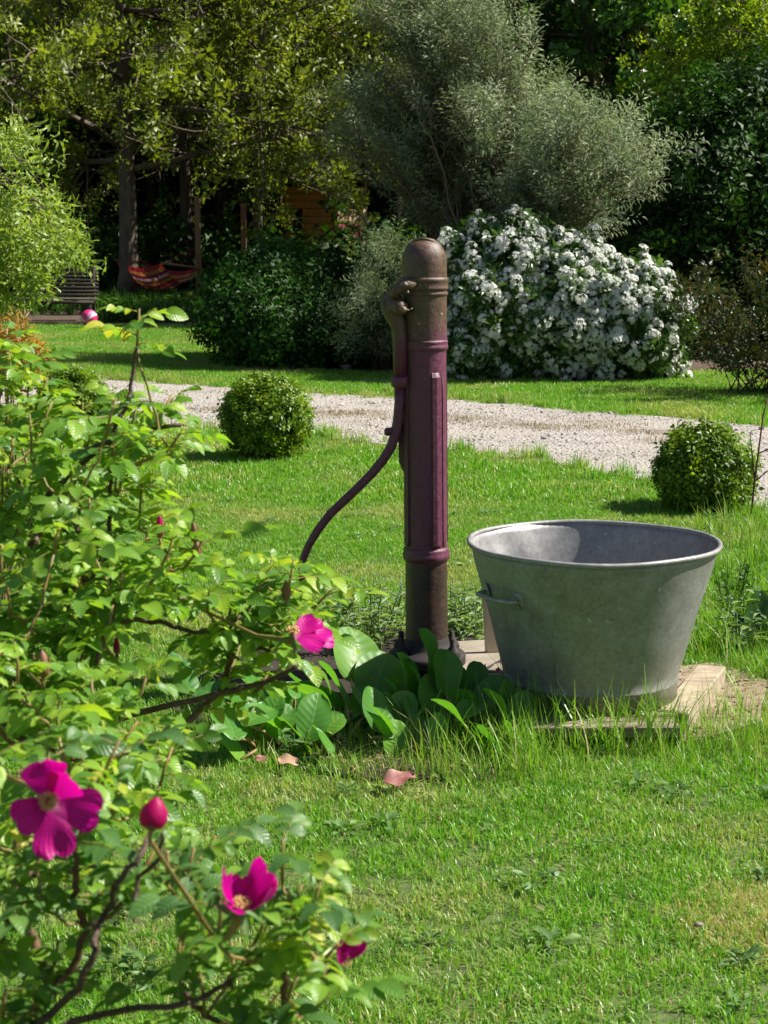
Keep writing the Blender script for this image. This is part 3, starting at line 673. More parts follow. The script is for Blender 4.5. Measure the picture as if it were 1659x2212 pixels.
# low silver growth left of the pump head
ell = [(tuple(Q(850, 600, 17.0)), (.26, .3, .34)), (tuple(Q(800, 690, 16.8)), (.28, .3, .3))]
t = thing('silver_bush', 'small silvery bush just left of the rusty pump head', 'shrub', G0(825, 17)); stems(t, G0(825, 17), ell, 14, .008, M['twig'], .05)
scatter('foliage', shoot_src, blob(ell, 330, .3, 1.0, 5, .45, .75, 3, .2, .9), M['silver_leaf'], t)
# dark bush left of the pump
ell = [(tuple(Q(600, 650, 18)), (.60, .8, .48)), (tuple(Q(560, 690, 17.6)), (.50, .7, .38)), (tuple(Q(740, 690, 18)), (.58, .7, .42)), (tuple(Q(640, 730, 17.4)), (.6, .6, .34)), (tuple(Q(830, 720, 17.6)), (.45, .6, .42)), (tuple(Q(920, 700, 18)), (.4, .6, .5))]
t = thing('dark_bush', 'wide dark green bush between the lawn and the pump, in front of the hut', 'shrub', G0(690, 18))
stems(t, G0(690, 18), ell, 20, .014, M['bark_dark'], .25); scatter('foliage', small_src, blob(ell, 6500, .5, 1.1, 5, .7, 1.25, 3.5, .2), leafmat('bush_leaf', [(.006, .024, .003), (.018, .06, .006), (.06, .18, .012)], .28, .5, .2, ns=2.5), t)
# right side evergreen mass
ell = [(tuple(Q(1560, 480, 20)), (1.1, 1.1, 1.25)), (tuple(Q(1480, 640, 19.4)), (.8, .8, .75)), (tuple(Q(1640, 330, 20.5)), (.9, 1, .9)), (tuple(Q(1650, 620, 19.5)), (.9, .9, 1.0)), (tuple(Q(1800, 500, 20)), (1.2, 1.2, 1.5)), (tuple(Q(1450, 450, 20.6)), (.7, .8, .8))]
t = thing('evergreen_shrub', 'tall dark evergreen shrub with glossy leaves at the right, behind the white flowers', 'shrub', G0(1580, 20))
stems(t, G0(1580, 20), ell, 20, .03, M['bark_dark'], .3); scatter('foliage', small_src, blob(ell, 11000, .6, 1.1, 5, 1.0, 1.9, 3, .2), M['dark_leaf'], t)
# red tinged twiggy shrub at the right edge
base = G0(1650, 14.6); t = thing('reddish_shrub', 'twiggy shrub with red young leaves at the right edge above the drive', 'shrub', base)
pts = []
for i in range(34):
    az = rng.uniform(0, 6.28); L = rng.uniform(.8, 1.35); sp_ = walk(Vector(base) + Vector((rng.normal(0, .12), rng.normal(0, .12), -.02)), (math.cos(az) * .8, math.sin(az) * .8, 1.1), L, 8, .02, .16)
    g = Geo(); tube(g, sp_, [.005 * (1 - .8 * j / 8) + .001 for j in range(9)], 4)
    for k in range(8):
        j0 = int(rng.integers(2, 8)); tw = walk(sp_[j0], (sp_[j0] - sp_[j0 - 1]).normalized() + rvec() * .9, .25, 3, 0, .2); tube(g, tw, .003, 3, False)
        for c in (1, 2, 3):
            if rng.uniform() < .8: pts.append((zframe(tw[c], rvec() + Vector((0, 0, .5)), rng.uniform(.6, 1.15)), int(rng.integers(5))))
    build('stem', g, M['bark_dark'], t)
scatter('foliage', small_src, pts, M['red_leaf'], t)  # leaves
# planting in front of the trees
st_src = []
for _ in range(4):
    q = Geo()
    for i in range(14):
        a = rng.uniform(0, 6.28); leaf(q, frame((rng.normal(0, .03), rng.normal(0, .03), 0), (math.cos(a) * .5, math.sin(a) * .5, 1), (math.cos(a), math.sin(a), 0), 1), rng.uniform(.15, .32), .025, .2, rng.uniform(.1, .6), 4, lance, rng.uniform())
    st_src.append(q)
pts = []
for i in range(900):
    u = rng.uniform(215, 520) if rng.uniform() < .7 else rng.uniform(-200, 240); Y = rng.uniform(25.0, 30)
    if u < 215 and Y < 27.0: continue
    p = G0(u, Y); pts.append((Matrix.Translation(p) @ Matrix.Rotation(rng.uniform(0, 6), 4, 'Z') @ Matrix.Scale(rng.uniform(.6, 1.3), 4), int(rng.integers(4))))
o = scatter('border_plants', st_src[:2] + [spray(9, .10, .06, .22, .5, .3) for _ in range(2)], pts, M['mid_leaf']); tag(o, 'strap leaved plants covering the shaded border under the hammock', 'ground cover')
g = Geo(); tube(g, [Q(412, 660, 26.5), Q(412, 640, 26.5)], .006, 4); t = thing('yellow_tulip', 'single yellow flower in the border right of the hammock', 'flower', G0(412, 26.5)); build('stem', g, M['herb_leaf'], t)
g = Geo(); c = Q(412, 636, 26.5); lathe(g, [(.005, -.03), (.028, -.02), (.033, .01), (.02, .035)], c, 8); build('flower_head', g, solid('yellow', (.7, .55, .03), .6), t)
# edging stones
for (u, v, Y, s) in [(700, 795, 16.9, .09), (660, 790, 17.1, .08), (745, 800, 16.8, .08), (1140, 818, 15.6, .10), (620, 786, 17.3, .07)]:
    g = Geo(); p = P(u, v); q = pebble(int(u)); g.merge(q, Matrix.Translation((p.x, p.y, s * .4)) @ Matrix.Scale(s, 4)); o = build('edging_stone', g, solid('stone', (.3, .24, .2), .9), smooth=False)
    tag(o, {700: 'second stone from the right at the foot of the dark bush', 660: 'middle stone in the row at the foot of the dark bush', 745: 'rightmost rough stone at the foot of the dark bush', 1140: 'lone brown stone at the foot of the white flowering shrub', 620: 'leftmost small stone at the foot of the dark bush'}[u], 'stone', 'stones edging the shrub beds')
# curly willow at left
base = (ray(-90, 480).x / ray(-90, 480).y * 10, 10, 0); t = thing('curly_willow', 'curly willow with bright twisted leaves hanging in at the left edge', 'tree', base)
g = Geo(); tp = [Vector(base) + Vector((.03 * math.sin(i * 1.3), .03 * math.cos(i), i * .28 - .02)) for i in range(11)]; tube(g, tp, [.05 * (1 - .07 * i) for i in range(11)], 8); build('trunk', g, M['bark'], t)
poly = [(-160, 300), (0, 262), (95, 250), (180, 262), (188, 290), (115, 315), (95, 350), (112, 430), (140, 500), (170, 540), (130, 560), (110, 570), (85, 620), (60, 650), (20, 690), (-160, 700)]
pts = []; k = 0
while k < 62:
    u = rng.uniform(-160, 190); v = rng.uniform(250, 720)
    if not inpoly(u, v, poly) or mnoise.noise(Vector((u / 45, v / 70, 2.2))) < .02: continue
    k += 1; Y = rng.uniform(9.4, 10.7); e = Q(u, v, Y); zc = min(2.7, e.z + rng.uniform(.15, .5)); s0 = Vector((base[0] + rng.normal(0, .03), base[1], min(2.5, zc - .1)))
    mid = Vector((s0.x * .4 + e.x * .6, (s0.y + e.y) / 2, max(s0.z, e.z) + .12)); pp = [s0 * (1 - s) ** 2 + mid * 2 * s * (1 - s) + e * s * s + Vector((math.sin(s * 18 + k), math.cos(s * 15 + k), math.sin(s * 21))) * .018 for s in np.linspace(0, 1, 14)]
    g = Geo(); tube(g, pp, [.007 * (1 - .75 * j / 13) for j in range(14)], 4)
    for j in (11, 12, 13):
        for m_ in range(2):
            pts.append((zframe(pp[j] + rvec() * .05, Vector((rng.normal(0, .6), rng.normal(0, .6), -.5)), rng.uniform(.65, 1.1), rng.uniform(0, 6)), int(rng.integers(5))))
    build('branch', g, M['twig'], t)
scatter('foliage', wil_src, pts, M['willow_leaf'], t)
# orange shrub behind the rose
ell = [(tuple(Q(20, 765, 5.2)), (.075, .08, .09))]
t = thing('orange_shrub', 'feathery orange tinted shrub just above the rose leaves at the left edge', 'shrub', G0(-10, 5.2)); stems(t, G0(-10, 5.2), ell, 8, .005, M['twig'], .02)
scatter('foliage', [spray(16, .035, .006, .07, .8, .2) for _ in range(3)], blob(ell, 150, .2, 1.0, 3, .5, .9, 3, .2), M['orange_leaf'], t)

# ------------------------------------------------------------------ far furniture
# hut
def hut():
    Y0 = 33.0; c = Vector(G0(728, Y0)); a = Vector(G0(610, 33.5)); b = Vector(G0(790, 33.9)); t = thing('wooden_hut', 'small wooden hut with orange boards and a red band, half hidden behind the dark bush', 'hut', c)
    hgt = 2.15; bh = .135
    for (p, q, mats, side) in ((c, a, ['orange_wood'], 0), (c, b, ['cream_wood', 'cream_wood', 'cream_wood', 'cream_wood', 'cream_wood', 'cream_wood', 'cream_wood', 'cream_wood', 'red_wood', 'red_wood', 'cream_wood', 'cream_wood', 'cream_wood', 'cream_wood', 'cream_wood', 'cream_wood', 'cream_wood'], 1)):
        d = (q - p); L = d.length; d.normalize(); nrm = Vector((-d.y, d.x, 0)); nrm = nrm if nrm.y < 0 else -nrm
        Rm = Matrix(((d.x, nrm.x, 0), (d.y, nrm.y, 0), (0, 0, 1)))
        for i in range(int(hgt / bh)):
            z = bh * (i + .5)
            segs = [(0, L)]
            if side == 0 and 6 <= i <= 11: segs = [(0, L * .62), (L * .80, L)]
            if side == 1 and i >= 12: segs = [(0, L * .18), (L * .85, L)]
            for (s0, s1) in segs:
                g = Geo(); m_ = (p + d * (s0 + s1) / 2); box(g, (m_.x + nrm.x * .01 * (i % 2), m_.y + nrm.y * .01, z), (s1 - s0, .025, bh - .008), Rm, .004); build('board', g, M[mats[i % len(mats)]], t)
        if side == 0:
            g = Geo(); m_ = p + d * L * .71 - nrm * .01; box(g, (m_.x, m_.y, bh * 9), (L * .18, .012, bh * 6), Rm); build('window', g, M['dark'], t)
        else:
            g = Geo(); m_ = p + d * L * .52 - nrm * .01; box(g, (m_.x, m_.y, bh * 13.5), (L * .7, .012, bh * 4), Rm); build('window', g, M['dark'], t)
    for q in (c, a, b):
        g = Geo(); box(g, (q.x, q.y - .02, hgt / 2), (.05, .05, hgt), None, .005); build('corner_post', g, M['cream_wood'] if q is not a else M['orange_wood'], t)
    g = Geo(); top = hgt; A_ = a + Vector((-.15, -.15, top)); B_ = c + Vector((0, -.25, top)); C_ = b + Vector((.15, -.05, top)); D_ = a + b - c + Vector((0, .2, top)); ap = (A_ + C_) / 2 + Vector((0, 0, .5))
    g.add([A_, B_, C_, D_, ap], [(0, 1, 4), (1, 2, 4), (2, 3, 4), (3, 0, 4), (0, 3, 2, 1)]); build('roof', g, M['bark_dark'], t, smooth=False)
    g = Geo(); cc = (a + b) / 2; box(g, (cc.x, cc.y + .05, hgt / 2), (1.0, .7, hgt - .1), Matrix.Rotation(R(0), 3, 'Z')); build('interior', g, M['dark'], t)
hut()
# posts
for (u, v, Y, wd, lab) in ((427, 425, 28.6, .085, 'reddish squared wooden post beside the right end of the hammock'), (526, 440, 31, .09, 'weathered wooden post standing between the thin tree and the hammock post')):
    p = G0(u, Y); z = Q(u, v, Y).z; g = Geo(); box(g, (p[0], Y, z / 2 - .05), (wd, wd, z + .1), None, .006); tag(build('wooden_post', g, M['post_wood'], None, False), lab, 'post', 'posts by the hammock')
# hammock
t = thing('hammock', 'striped red and yellow hammock slung between the tree and the post', 'hammock', G0(350, 28.6))
fa, fb = Q(350, 568, 28.2), Q(432, 579, 28.5); ra, rb = Q(250, 562, 30.4), Q(310, 564, 30.7)
NU, NV = 14, 20; V = []; A = []
for i in range(NU + 1):
    s = i / NU; a_ = ra.lerp(fa, s); b_ = rb.lerp(fb, s); sag = .26 + .08 * math.sin(math.pi * s); drop = .10 * math.sin(math.pi * s)
    for j in range(NV + 1):
        q = j / NV; p = a_.lerp(b_, q); V.append((p.x, p.y, p.z - drop - sag * math.sin(math.pi * q) ** .8)); A.append((q, s, .5))
g = Geo(); g.add(V, [(i * (NV + 1) + j, (i + 1) * (NV + 1) + j, (i + 1) * (NV + 1) + j + 1, i * (NV + 1) + j + 1) for i in range(NU) for j in range(NV)], A); build('cloth', g, M['stripes'], t)
for p, q in ((fa, fb), (ra, rb)):
    g = Geo(); tube(g, [p + (p - q) * .04, q + (q - p) * .04], .018, 8); build('spreader_bar', g, M['post_wood'], t)
hp = Q(424, 530, 28.6); hr = Q(272, 535, 30.2); red = solid('red_cord', (.22, .03, .03), .8, bump=0)
for e0, e1, h_ in ((fa, fb, hp), (ra, rb, hr)):
    for k in range(7):
        g = Geo(); tube(g, [e0.lerp(e1, k / 6), h_], .003, 4); build('cord', g, red, t)
# bench
Yb = 25.6; t = thing('garden_bench', 'dark slatted wooden garden bench behind the striped ball, in shade', 'bench', G0(110, Yb)); x0 = G0(22, Yb)[0]; x1 = G0(203, Yb)[0]; xm = (x0 + x1) / 2; wl = x1 - x0
for i in range(8):
    g = Geo(); box(g, (xm, Yb + .22 + i * .012, .36 + i * .052), (wl, .02, .034), None, .003); build('back_slat', g, M['bench_wood'], t)
for i in range(6):
    g = Geo(); box(g, (xm, Yb - .18 + i * .068, .315), (wl, .05, .02), None, .003); build('seat_slat', g, M['bench_wood'], t)
for x in (x0 + .07, x1 - .07):
    for (yy, h_) in ((Yb - .17, .30), (Yb + .2, .78)):
        g = Geo(); box(g, (x, yy + (.06 if h_ > .5 else 0), h_ / 2), (.045, .04, h_), Matrix.Rotation(R(-6 if h_ > .5 else 0), 3, 'X'), .004); build('leg', g, M['bench_wood'], t)
    g = Geo(); box(g, (x, Yb, .10), (.03, .36, .035)); build('stretcher', g, M['bench_wood'], t)
g = Geo(); box(g, (xm, Yb - .19, .275), (wl, .02, .05)); build('front_rail', g, M['bench_wood'], t)
# beach ball
def ballmat():
    b = NB('beach_ball'); tc = b.n('ShaderNodeTexCoord'); sp = b.n('ShaderNodeSeparateXYZ'); b.l(tc.outputs['Object'], sp.inputs[0])
    an = b.math('ARCTAN2', b.math('ADD', sp.outputs[2], .0), sp.outputs[0]); f = b.math('FRACT', b.math('ADD', b.math('MULTIPLY', an, 3 / 6.2832), b.math('MULTIPLY', sp.outputs[1], 1.5)))
    b.l(b.ramp(f, [(.0, (.65, .03, .16)), (.30, (.65, .03, .16)), (.34, (.75, .7, .72)), (.42, (.75, .7, .72)), (.46, (.55, .2, .4)), (.7, (.55, .2, .4)), (.75, (.65, .03, .16))]), b.b.inputs['Base Color']); b.b.inputs['Roughness'].default_value = .3; return b.m
g = Geo(); lathe(g, [(.115 * math.sin(a) + 1e-4, -.115 * math.cos(a)) for a in np.linspace(0, math.pi, 17)], (0, 0, 0), 24); o = build('beach_ball', g, ballmat()); c = P(193, 706); o.location = (c.x, c.y, .115); o.rotation_euler = (R(20), R(15), 0); tag(o, 'pink and white striped ball on the lawn edge by the bench', 'ball')
# ------------------------------------------------------------------ slabs and boards
PB = P(922, 1455); Yp = PB.y
def slab(poly, z, th, mat, name, lab, cat):
    g = Geo(); n = len(poly); V = [(p.x, p.y, z) for p in poly] + [(p.x, p.y, z - th) for p in poly]
    g.add(V, [tuple(range(n))[::-1]] + [tuple(range(n, 2 * n))] + [(i, (i + 1) % n, n + (i + 1) % n, n + i) for i in range(n)]); return tag(build(name, g, mat, None, False), lab, cat)
stone = solid('slab_stone', (.34, .29, .22), .9, c2=(.2, .17, .13), ns=9, bump=.8, bd=.006)
slab([P(965, 1390, .03), P(1125, 1380, .03), P(1160, 1470, .03), P(960, 1470, .03)], .035, .05, stone, 'stone_slab', 'flat worn stone slab under the foot of the pump', 'slab')
# pallet
TB = P(1275, 1499, .06); TB.z = .066
t = thing('wooden_pallet', 'low platform of weathered boards under the zinc tub', 'pallet', (TB.x, TB.y, 0))
fr_l = P(1150, 1560, .0); fr_r = P(1470, 1566, .0)
for i in range(6):
    yy = TB.y - .30 + i * .12; g = Geo(); box(g, (TB.x - .035 + rng.normal(0, .008), yy, .048), (.49, .10, .03), Matrix.Rotation(rng.normal(0, .012), 3, 'Z'), .003); build('board', g, M['old_wood'], t, False)
for dy in (-.31, 0, .28):
    g = Geo(); box(g, (TB.x - .035, TB.y + dy, .017), (.47, .06, .03)); build('bearer', g, M['dark'] if dy < 0 else M['old_wood'], t, False)  # front bearer coloured near black to stand for the shade under the boards
a_ = P(1462, 1556, .03); b_ = P(1530, 1472, .03); d_ = (b_ - a_); ang = math.atan2(d_.y, d_.x)
g = Geo(); box(g, ((a_.x + b_.x) / 2, (a_.y + b_.y) / 2, .038), (d_.length + .10, .085, .06), Matrix.Rotation(ang, 3, 'Z'), .004)
o = build('timber_offcut', g, wood_mat('offcut_wood', (.44, .36, .25), (.16, .12, .08), (4, 14, 20)), None, False); tag(o, 'pale weathered timber lying against the right side of the boards under the tub', 'timber')
g = Geo(); q0 = Q(1072, 1400, Yp + .14); box(g, (q0.x + .0, q0.y, .12), (.08, .02, .24), Matrix.Rotation(R(6), 3, 'Z') @ Matrix.Rotation(R(-3), 3, 'Y'), .006)
tag(build('cream_board', g, solid('cream_paint', (.62, .55, .42), .6, c2=(.5, .42, .3), ns=5), None, False), 'upright cream coloured board between the pump and the tub', 'board')
g = Geo(); tube(g, [P(1075, 1432, .04) + Vector((.06, .1, .01)), P(1085, 1430, .05), P(1040, 1455, .06), P(1000, 1478, .06)], .010, 8); tag(build('iron_rod', g, M['iron']), 'short dark iron rod lying by the foot of the pump', 'rod')
# ------------------------------------------------------------------ zinc tub
def tub():
    Yt = TB.y; rr = 276 * px(Yt) * .985; rb_ = 192 * px(Yt); zt = .43
    t = thing('zinc_tub', 'large round galvanised zinc tub standing on boards right of the pump', 'tub', TB); seg = 96
    g = Geo(); prof = [(.001, .012), (rb_ * .8, .012), (rb_ - .01, .014), (rb_ - .004, .0), (rb_, .0), (rb_ + .001, .045), (rb_ + .004, .049), (rb_ + .005, .053), (rb_ + .002, .057)]
    n = 16
    for i in range(1, n + 1):
        s = i / n; prof.append((rb_ + (rr - rb_) * s, .057 + (zt - .057) * s))
    prof += [(rr - .003, zt)] + [(rb_ + (rr - rb_) * s - .003, .057 + (zt - .057) * s) for s in np.linspace(.95, 0, n)] + [(rb_ - .012, .02), (.001, .018)]
    lathe(g, prof, (0, 0, 0), seg); V = g.V(); 
    for i in range(len(V)):
        x, y, z = V[i]; a = math.atan2(y, x); r = math.hypot(x, y)
        if r > .1:
            d = .004 * math.sin(3 * a + 1) * z / zt + .0035 * mnoise.noise(Vector((x * 6, y * 6, z * 7))) - .010 * math.exp(-((a - 2.1) / .13) ** 2 - ((z - .36) / .06) ** 2) - .006 * math.exp(-((a - 2.45) / .1) ** 2 - ((z - .3) / .05) ** 2)
            V[i, 0] = x * (1 + d / r); V[i, 1] = y * (1 + d / r)
    g.v = [V + np.array(TB)]; build('body', g, M['zinc'], t)
    g = Geo(); pts = []
    for k in range(seg + 1):
        a = 2 * math.pi * k / seg; r = rr + .004 * math.sin(3 * a + 1) + .002; pts.append(TB + Vector((math.cos(a) * r, math.sin(a) * r, zt + .0015 * math.sin(5 * a))))
    tube(g, pts, .0075, 8, False); build('rim', g, M['zinc'], t)
    for az in (-90 - 58, -90 + 122):
        g = Geo(); pp = []; r1 = rb_ + (rr - rb_) * .70; zz = zt * .72
        for s, out in ((-.075, -.008), (-.075, .018), (-.06, .034), (-.03, .038), (0, .039), (.03, .038), (.06, .034), (.075, .018), (.075, -.008)):
            a = R(az) + s / r1; r = r1 + out; pp.append(TB + Vector((math.cos(a) * r, math.sin(a) * r, zz)))
        tube(g, pp, .0065, 8); 
        build('handle', g, M['zinc'], t)
        for s in (-.075, .075):
            a = R(az) + s / r1; g = Geo(); 
            for k in (-1, 1): pass
            c = TB + Vector((math.cos(a) * (r1 + .001), math.sin(a) * (r1 + .001), zz)); box(g, c, (.006, .028, .05), Matrix.Rotation(a, 3, 'Z') @ Matrix.Rotation(R(17), 3, 'Y'), .002); build('handle_plate', g, M['zinc'], t)
            for dz in (-.016, .016):
                g = Geo(); lathe(g, [(.0045, 0), (.004, .002), (.0005, .0032)], (0, 0, 0), 8); V = g.V() @ np.array(Vector((math.cos(a), math.sin(a), -.3)).to_track_quat('Z', 'Y').to_matrix()).T; g.v = [V + np.array(c + Vector((math.cos(a) * .004, math.sin(a) * .004, dz)))]; build('rivet', g, M['zinc'], t)
    for a_d in (62, -118):      # overlapping side seam with folded edge
        g = Geo(); a = R(a_d); pp = [TB + Vector((math.cos(a), math.sin(a), 0)) * (rb_ + (rr - rb_) * s + (.001 if a_d < 0 else -.004)) + Vector((0, 0, .06 + (zt - .065) * s)) for s in (0, .5, 1)]; tube(g, pp, .003, 6); build('seam', g, M['zinc'], t)
tub()
# ------------------------------------------------------------------ hand pump
def pump():
    PBz = .035; base = Vector((PB.x, PB.y, PBz)); t = thing('hand_pump', 'tall purple cast iron water pump with rusty domed top and curved lever', 'water pump', base)
    k = px(Yp) * 1.02
    def z_at(v): return Q(922, v, Yp - .0).z
    lean = -.013 / 1.3
    def axis(z): return Vector((PB.x + lean * (z - PBz), PB.y, 0))
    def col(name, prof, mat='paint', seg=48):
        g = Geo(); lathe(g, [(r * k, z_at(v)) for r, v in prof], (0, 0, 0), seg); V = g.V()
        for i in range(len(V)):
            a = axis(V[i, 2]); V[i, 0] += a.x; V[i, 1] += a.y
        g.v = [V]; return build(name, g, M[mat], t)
    dome = [(.5, 513), (15, 514.5), (22, 517), (23, 519), (30, 523), (37.5, 532), (42.5, 542), (45.8, 553), (47.3, 568), (47.3, 600)]
    col('dome_cap', dome)
    col('upper_collar', [(47, 598), (50, 599), (51.5, 603), (51.5, 606), (50, 609), (49.8, 618), (51, 621), (50.5, 624), (48, 626), (47, 629), (49.5, 632), (49.5, 636), (46.5, 639)])
    col('barrel', [(46.8, 597), (46.8, 640), (46.4, 738)])
    col('middle_collar', [(46, 733), (48.5, 735), (49.5, 738), (48, 741), (48.5, 745), (50, 748), (49, 752), (46.5, 756)])
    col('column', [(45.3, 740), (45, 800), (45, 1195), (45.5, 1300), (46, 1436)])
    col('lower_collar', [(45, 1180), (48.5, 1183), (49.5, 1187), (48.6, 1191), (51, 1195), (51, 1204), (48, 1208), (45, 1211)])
    # raised ribs down the shaft
    for az in (-62, 28, 118, 208):
        g = Geo(); a0 = R(az); V = []; zz = [(z_at(1178), 0), (z_at(1172), 1), (z_at(1000), 1), (z_at(850), 1), (z_at(812), 1), (z_at(802), 0)]
        hw = .185
        for z, on in zz:
            ax = axis(z)
            for da, e in ((-hw * 1.05, -.002), (-hw, .0065 * on), (0, .0085 * on), (hw, .0065 * on), (hw * 1.05, -.002)):
                r = 45 * k + e; V.append((ax.x + math.cos(a0 + da) * r, ax.y + math.sin(a0 + da) * r, z))
        g.add(V, [(i * 5 + j, i * 5 + j + 1, (i + 1) * 5 + j + 1, (i + 1) * 5 + j) for i in range(5) for j in range(4)]); o = build('rib', g, M['paint'], t, False)
    g = Geo(); pp = []
    for v in np.linspace(812, 1176, 12):
        z = z_at(v); ax = axis(z); a0 = R(-37); pp.append((ax.x + math.cos(a0) * (45 * k + .0005), ax.y + math.sin(a0) * (45 * k + .0005), z))
    tube(g, pp, .0022, 5); build('casting_seam', g, M['paint'], t)
    # lever stop plate on the left of the column
    g = Geo(); zt_, zb = z_at(906), z_at(1018); V = []
    for z, e in ((zb - .012, 0), (zb, .004), (zb + .03, .017), (zt_ - .04, .019), (zt_ - .01, .015), (zt_, .0)):
        ax = axis(z)
        for y in (-.024, .024):
            V += [(ax.x - 45 * k * .9, ax.y + y, z), (ax.x - 45 * k - e, ax.y + y * .8, z)]
    Fs = []
    for i in range(5):
        b = i * 4; Fs += [(b, b + 1, b + 5, b + 4), (b + 1, b + 3, b + 7, b + 5), (b + 3, b + 2, b + 6, b + 7)]
    g.add(V, Fs); build('lever_stop', g, M['paint'], t)
    # base flange with bolts
    g = Geo(); fc = Vector((PB.x, PB.y, PBz)); lathe(g, [(.001, 0), (.118, 0), (.120, .004), (.120, .028), (.114, .034), (.085, .040), (.072, .052), (.068, .075), (.064, .085)], fc, 36); build('flange', g, M['iron'], t)
    for az in (-145, -35, 35, 145):
        g = Geo(); c = fc + Vector((math.cos(R(az)) * .096, math.sin(R(az)) * .096, .03)); lathe(g, [(.024, 0), (.024, .012), (.020, .022), (.010, .034), (.008, .056), (.006, .058), (.0005, .058)], c, 10); build('bolt', g, M['iron'], t)
    # bracket carrying the lever pivot
    Yl = Yp - .035
    def q(u, v, dy=0.0): return Q(u, v, Yl + dy)
    g = Geo()
    for dy in (-.028, .028):
        pts = [q(895, 612, dy * .6), q(872, 617, dy), q(856, 626, dy), q(852, 642, dy)]; tube(g, pts, [.022, .019, .016, .013], 10)
    build('bracket', g, M['paint'], t)
    g = Geo(); a = q(838, 652, .035); b = q(869, 667, -.045); d = (b - a)
    tube(g, [a - d * .15, a, a.lerp(b, .18), a.lerp(b, .2), a.lerp(b, .55), a.lerp(b, .62), a.lerp(b, .85), b, b + d * .06], [.012, .026, .029, .030, .030, .026, .023, .020, .008], 18); build('pivot_boss', g, M['paint'], t)
    g = Geo(); tube(g, [b, b + d * .16], .0085, 12); tube(g, [b + d * .11 + Vector((-.016, 0, .003)), b + d * .11 + Vector((.016, 0, -.002))], .0022, 6); tube(g, [b + d * .11 + Vector((.014, 0, -.002)), b + d * .11 + Vector((.026, 0, .004))], .0018, 6); build('pivot_pin', g, solid('rusty_pin', (.28, .2, .13), .6), t)
    g = Geo(); tube(g, [q(874, 612, -.04), q(878, 617, -.045)], .006, 8); tube(g, [q(880, 628, -.04), q(882, 634, -.04)], .004, 8); build('set_screw', g, solid('bright_screw', (.35, .27, .25), .5), t)
    # lever: forged head, socket tube, and curved bar
    g = Geo(); tube(g, [q(828, 650), q(836, 662), q(850, 680), q(860, 700), q(864, 730), q(865, 812)], [.012, .022, .028, .024, .023, .022], 14); build('lever_socket', g, M['paint'], t)
    g = Geo(); tube(g, [q(864, 812), q(864, 815), q(864, 832), q(864, 839)], [.022, .027, .027, .018], 16); build('socket_collar', g, M['paint'], t)
    cp = [(863, 836), (863, 870), (860, 905), (855, 935), (845, 965), (828, 993), (806, 1020), (775, 1052), (742, 1083), (712, 1112), (688, 1143), (668, 1176), (656, 1205), (652, 1228), (654, 1262), (656, 1300)]
    g = Geo(); tube(g, [q(u, v) for u, v in cp], [.0155, .0155, .0155, .0155, .015, .0145, .014, .0135, .0135, .013, .013, .012, .0115, .011, .0115, .013], 14); build('lever', g, M['paint'], t)
    g = Geo(); tube(g, [q(852, 930), q(842, 932), q(835, 933), q(830, 933)], [.011, .012, .013, .007], 12); build('lever_knob', g, M['paint'], t)
    g = Geo(); tube(g, [q(866, 690, .02), q(882, 700, .02), q(892, 722, .02), q(898, 750, .03)], [.02, .018, .015, .01], 10); build('link_arm', g, M['paint'], t)
    g = Geo(); p0 = q(893, 516); tube(g, [q(890, 522, .0), q(900, 518, -.02), q(912, 516, -.04), q(926, 518, -.045), q(938, 522, -.035)], [.003, .005, .005, .004, .002], 6); build('cap_flange', g, M['paint'], t)
pump()
# ------------------------------------------------------------------ bergenia and bed plants
def big_leaf(t, u, v, Y, size, yaw, tilt, roll=0, W=.85, curl=.25, fold=.2, wave=.02, root=None, name='leaf', mat='bergenia_leaf'):
    """centre of blade at a point; yaw turns the leaf tip about Z, tilt lifts it"""
    size = size * 1.2; Y = Y - .2 if Y < 5.6 else Y; c = Q(u, v, Y); d = Vector((math.cos(R(yaw)) * math.cos(R(tilt)), math.sin(R(yaw)) * math.cos(R(tilt)), math.sin(R(tilt))))
    nrm = Vector((0, 0, 1)) if abs(tilt) < 60 else Vector((-math.cos(R(yaw)), -math.sin(R(yaw)), .2))
    b = c - d * size * .5; g = Geo(); n = 12; m7 = 6; Mx = frame(b, d, nrm, 1, R(roll)); V = []; A = []
    for i in range(n + 1):
        s = i / n; wd = size * W * .5 * max(.04, math.sqrt(max(0, 1 - abs(2 * (s * .97 + .015) - 1) ** 2.3)) * (.8 + .35 * s * (1.4 - s)))
        for j in range(-m7, m7 + 1):
            e = j / m7; z = fold * wd * abs(e) ** 1.5 - curl * size * s * s + wave * size * math.sin(s * 7 + e * 2 + u) * abs(e) ** 2 - .012 * size * math.cos((s - abs(e) * .22) * 40) * (1 - abs(e)) * (abs(e) > .01)
            V.append((e * wd, size * s, z)); A.append((e, s, rng.uniform() * .1 + (u * 7 % 10) / 12))
    V = np.array(V) @ np.array(Mx)[:3, :3].T + np.array(Mx)[:3, 3]; w_ = 2 * m7 + 1
    g.add(V, [(i * w_ + j, (i + 1) * w_ + j, (i + 1) * w_ + j + 1, i * w_ + j + 1) for i in range(n) for j in range(2 * m7)], A); build(name, g, M[mat], t)
    if root is not None:
        r_ = Vector(root) + Vector((rng.normal(0, .03), rng.normal(0, .03), 0)); mid = (r_ + b) / 2 + Vector((0, 0, .02)); g = Geo(); tube(g, [r_, mid, b + d * size * .06], [.006, .005, .004], 6); build('leaf_stalk', g, M['green_stem'], t)
rt1 = P(790, 1590); rt1.z = 0
t = thing('bergenia', 'broad leaved plant left of the pump foot with two big bluish rounded leaves', 'plant', rt1, 'large leaved plants at the foot of the pump')
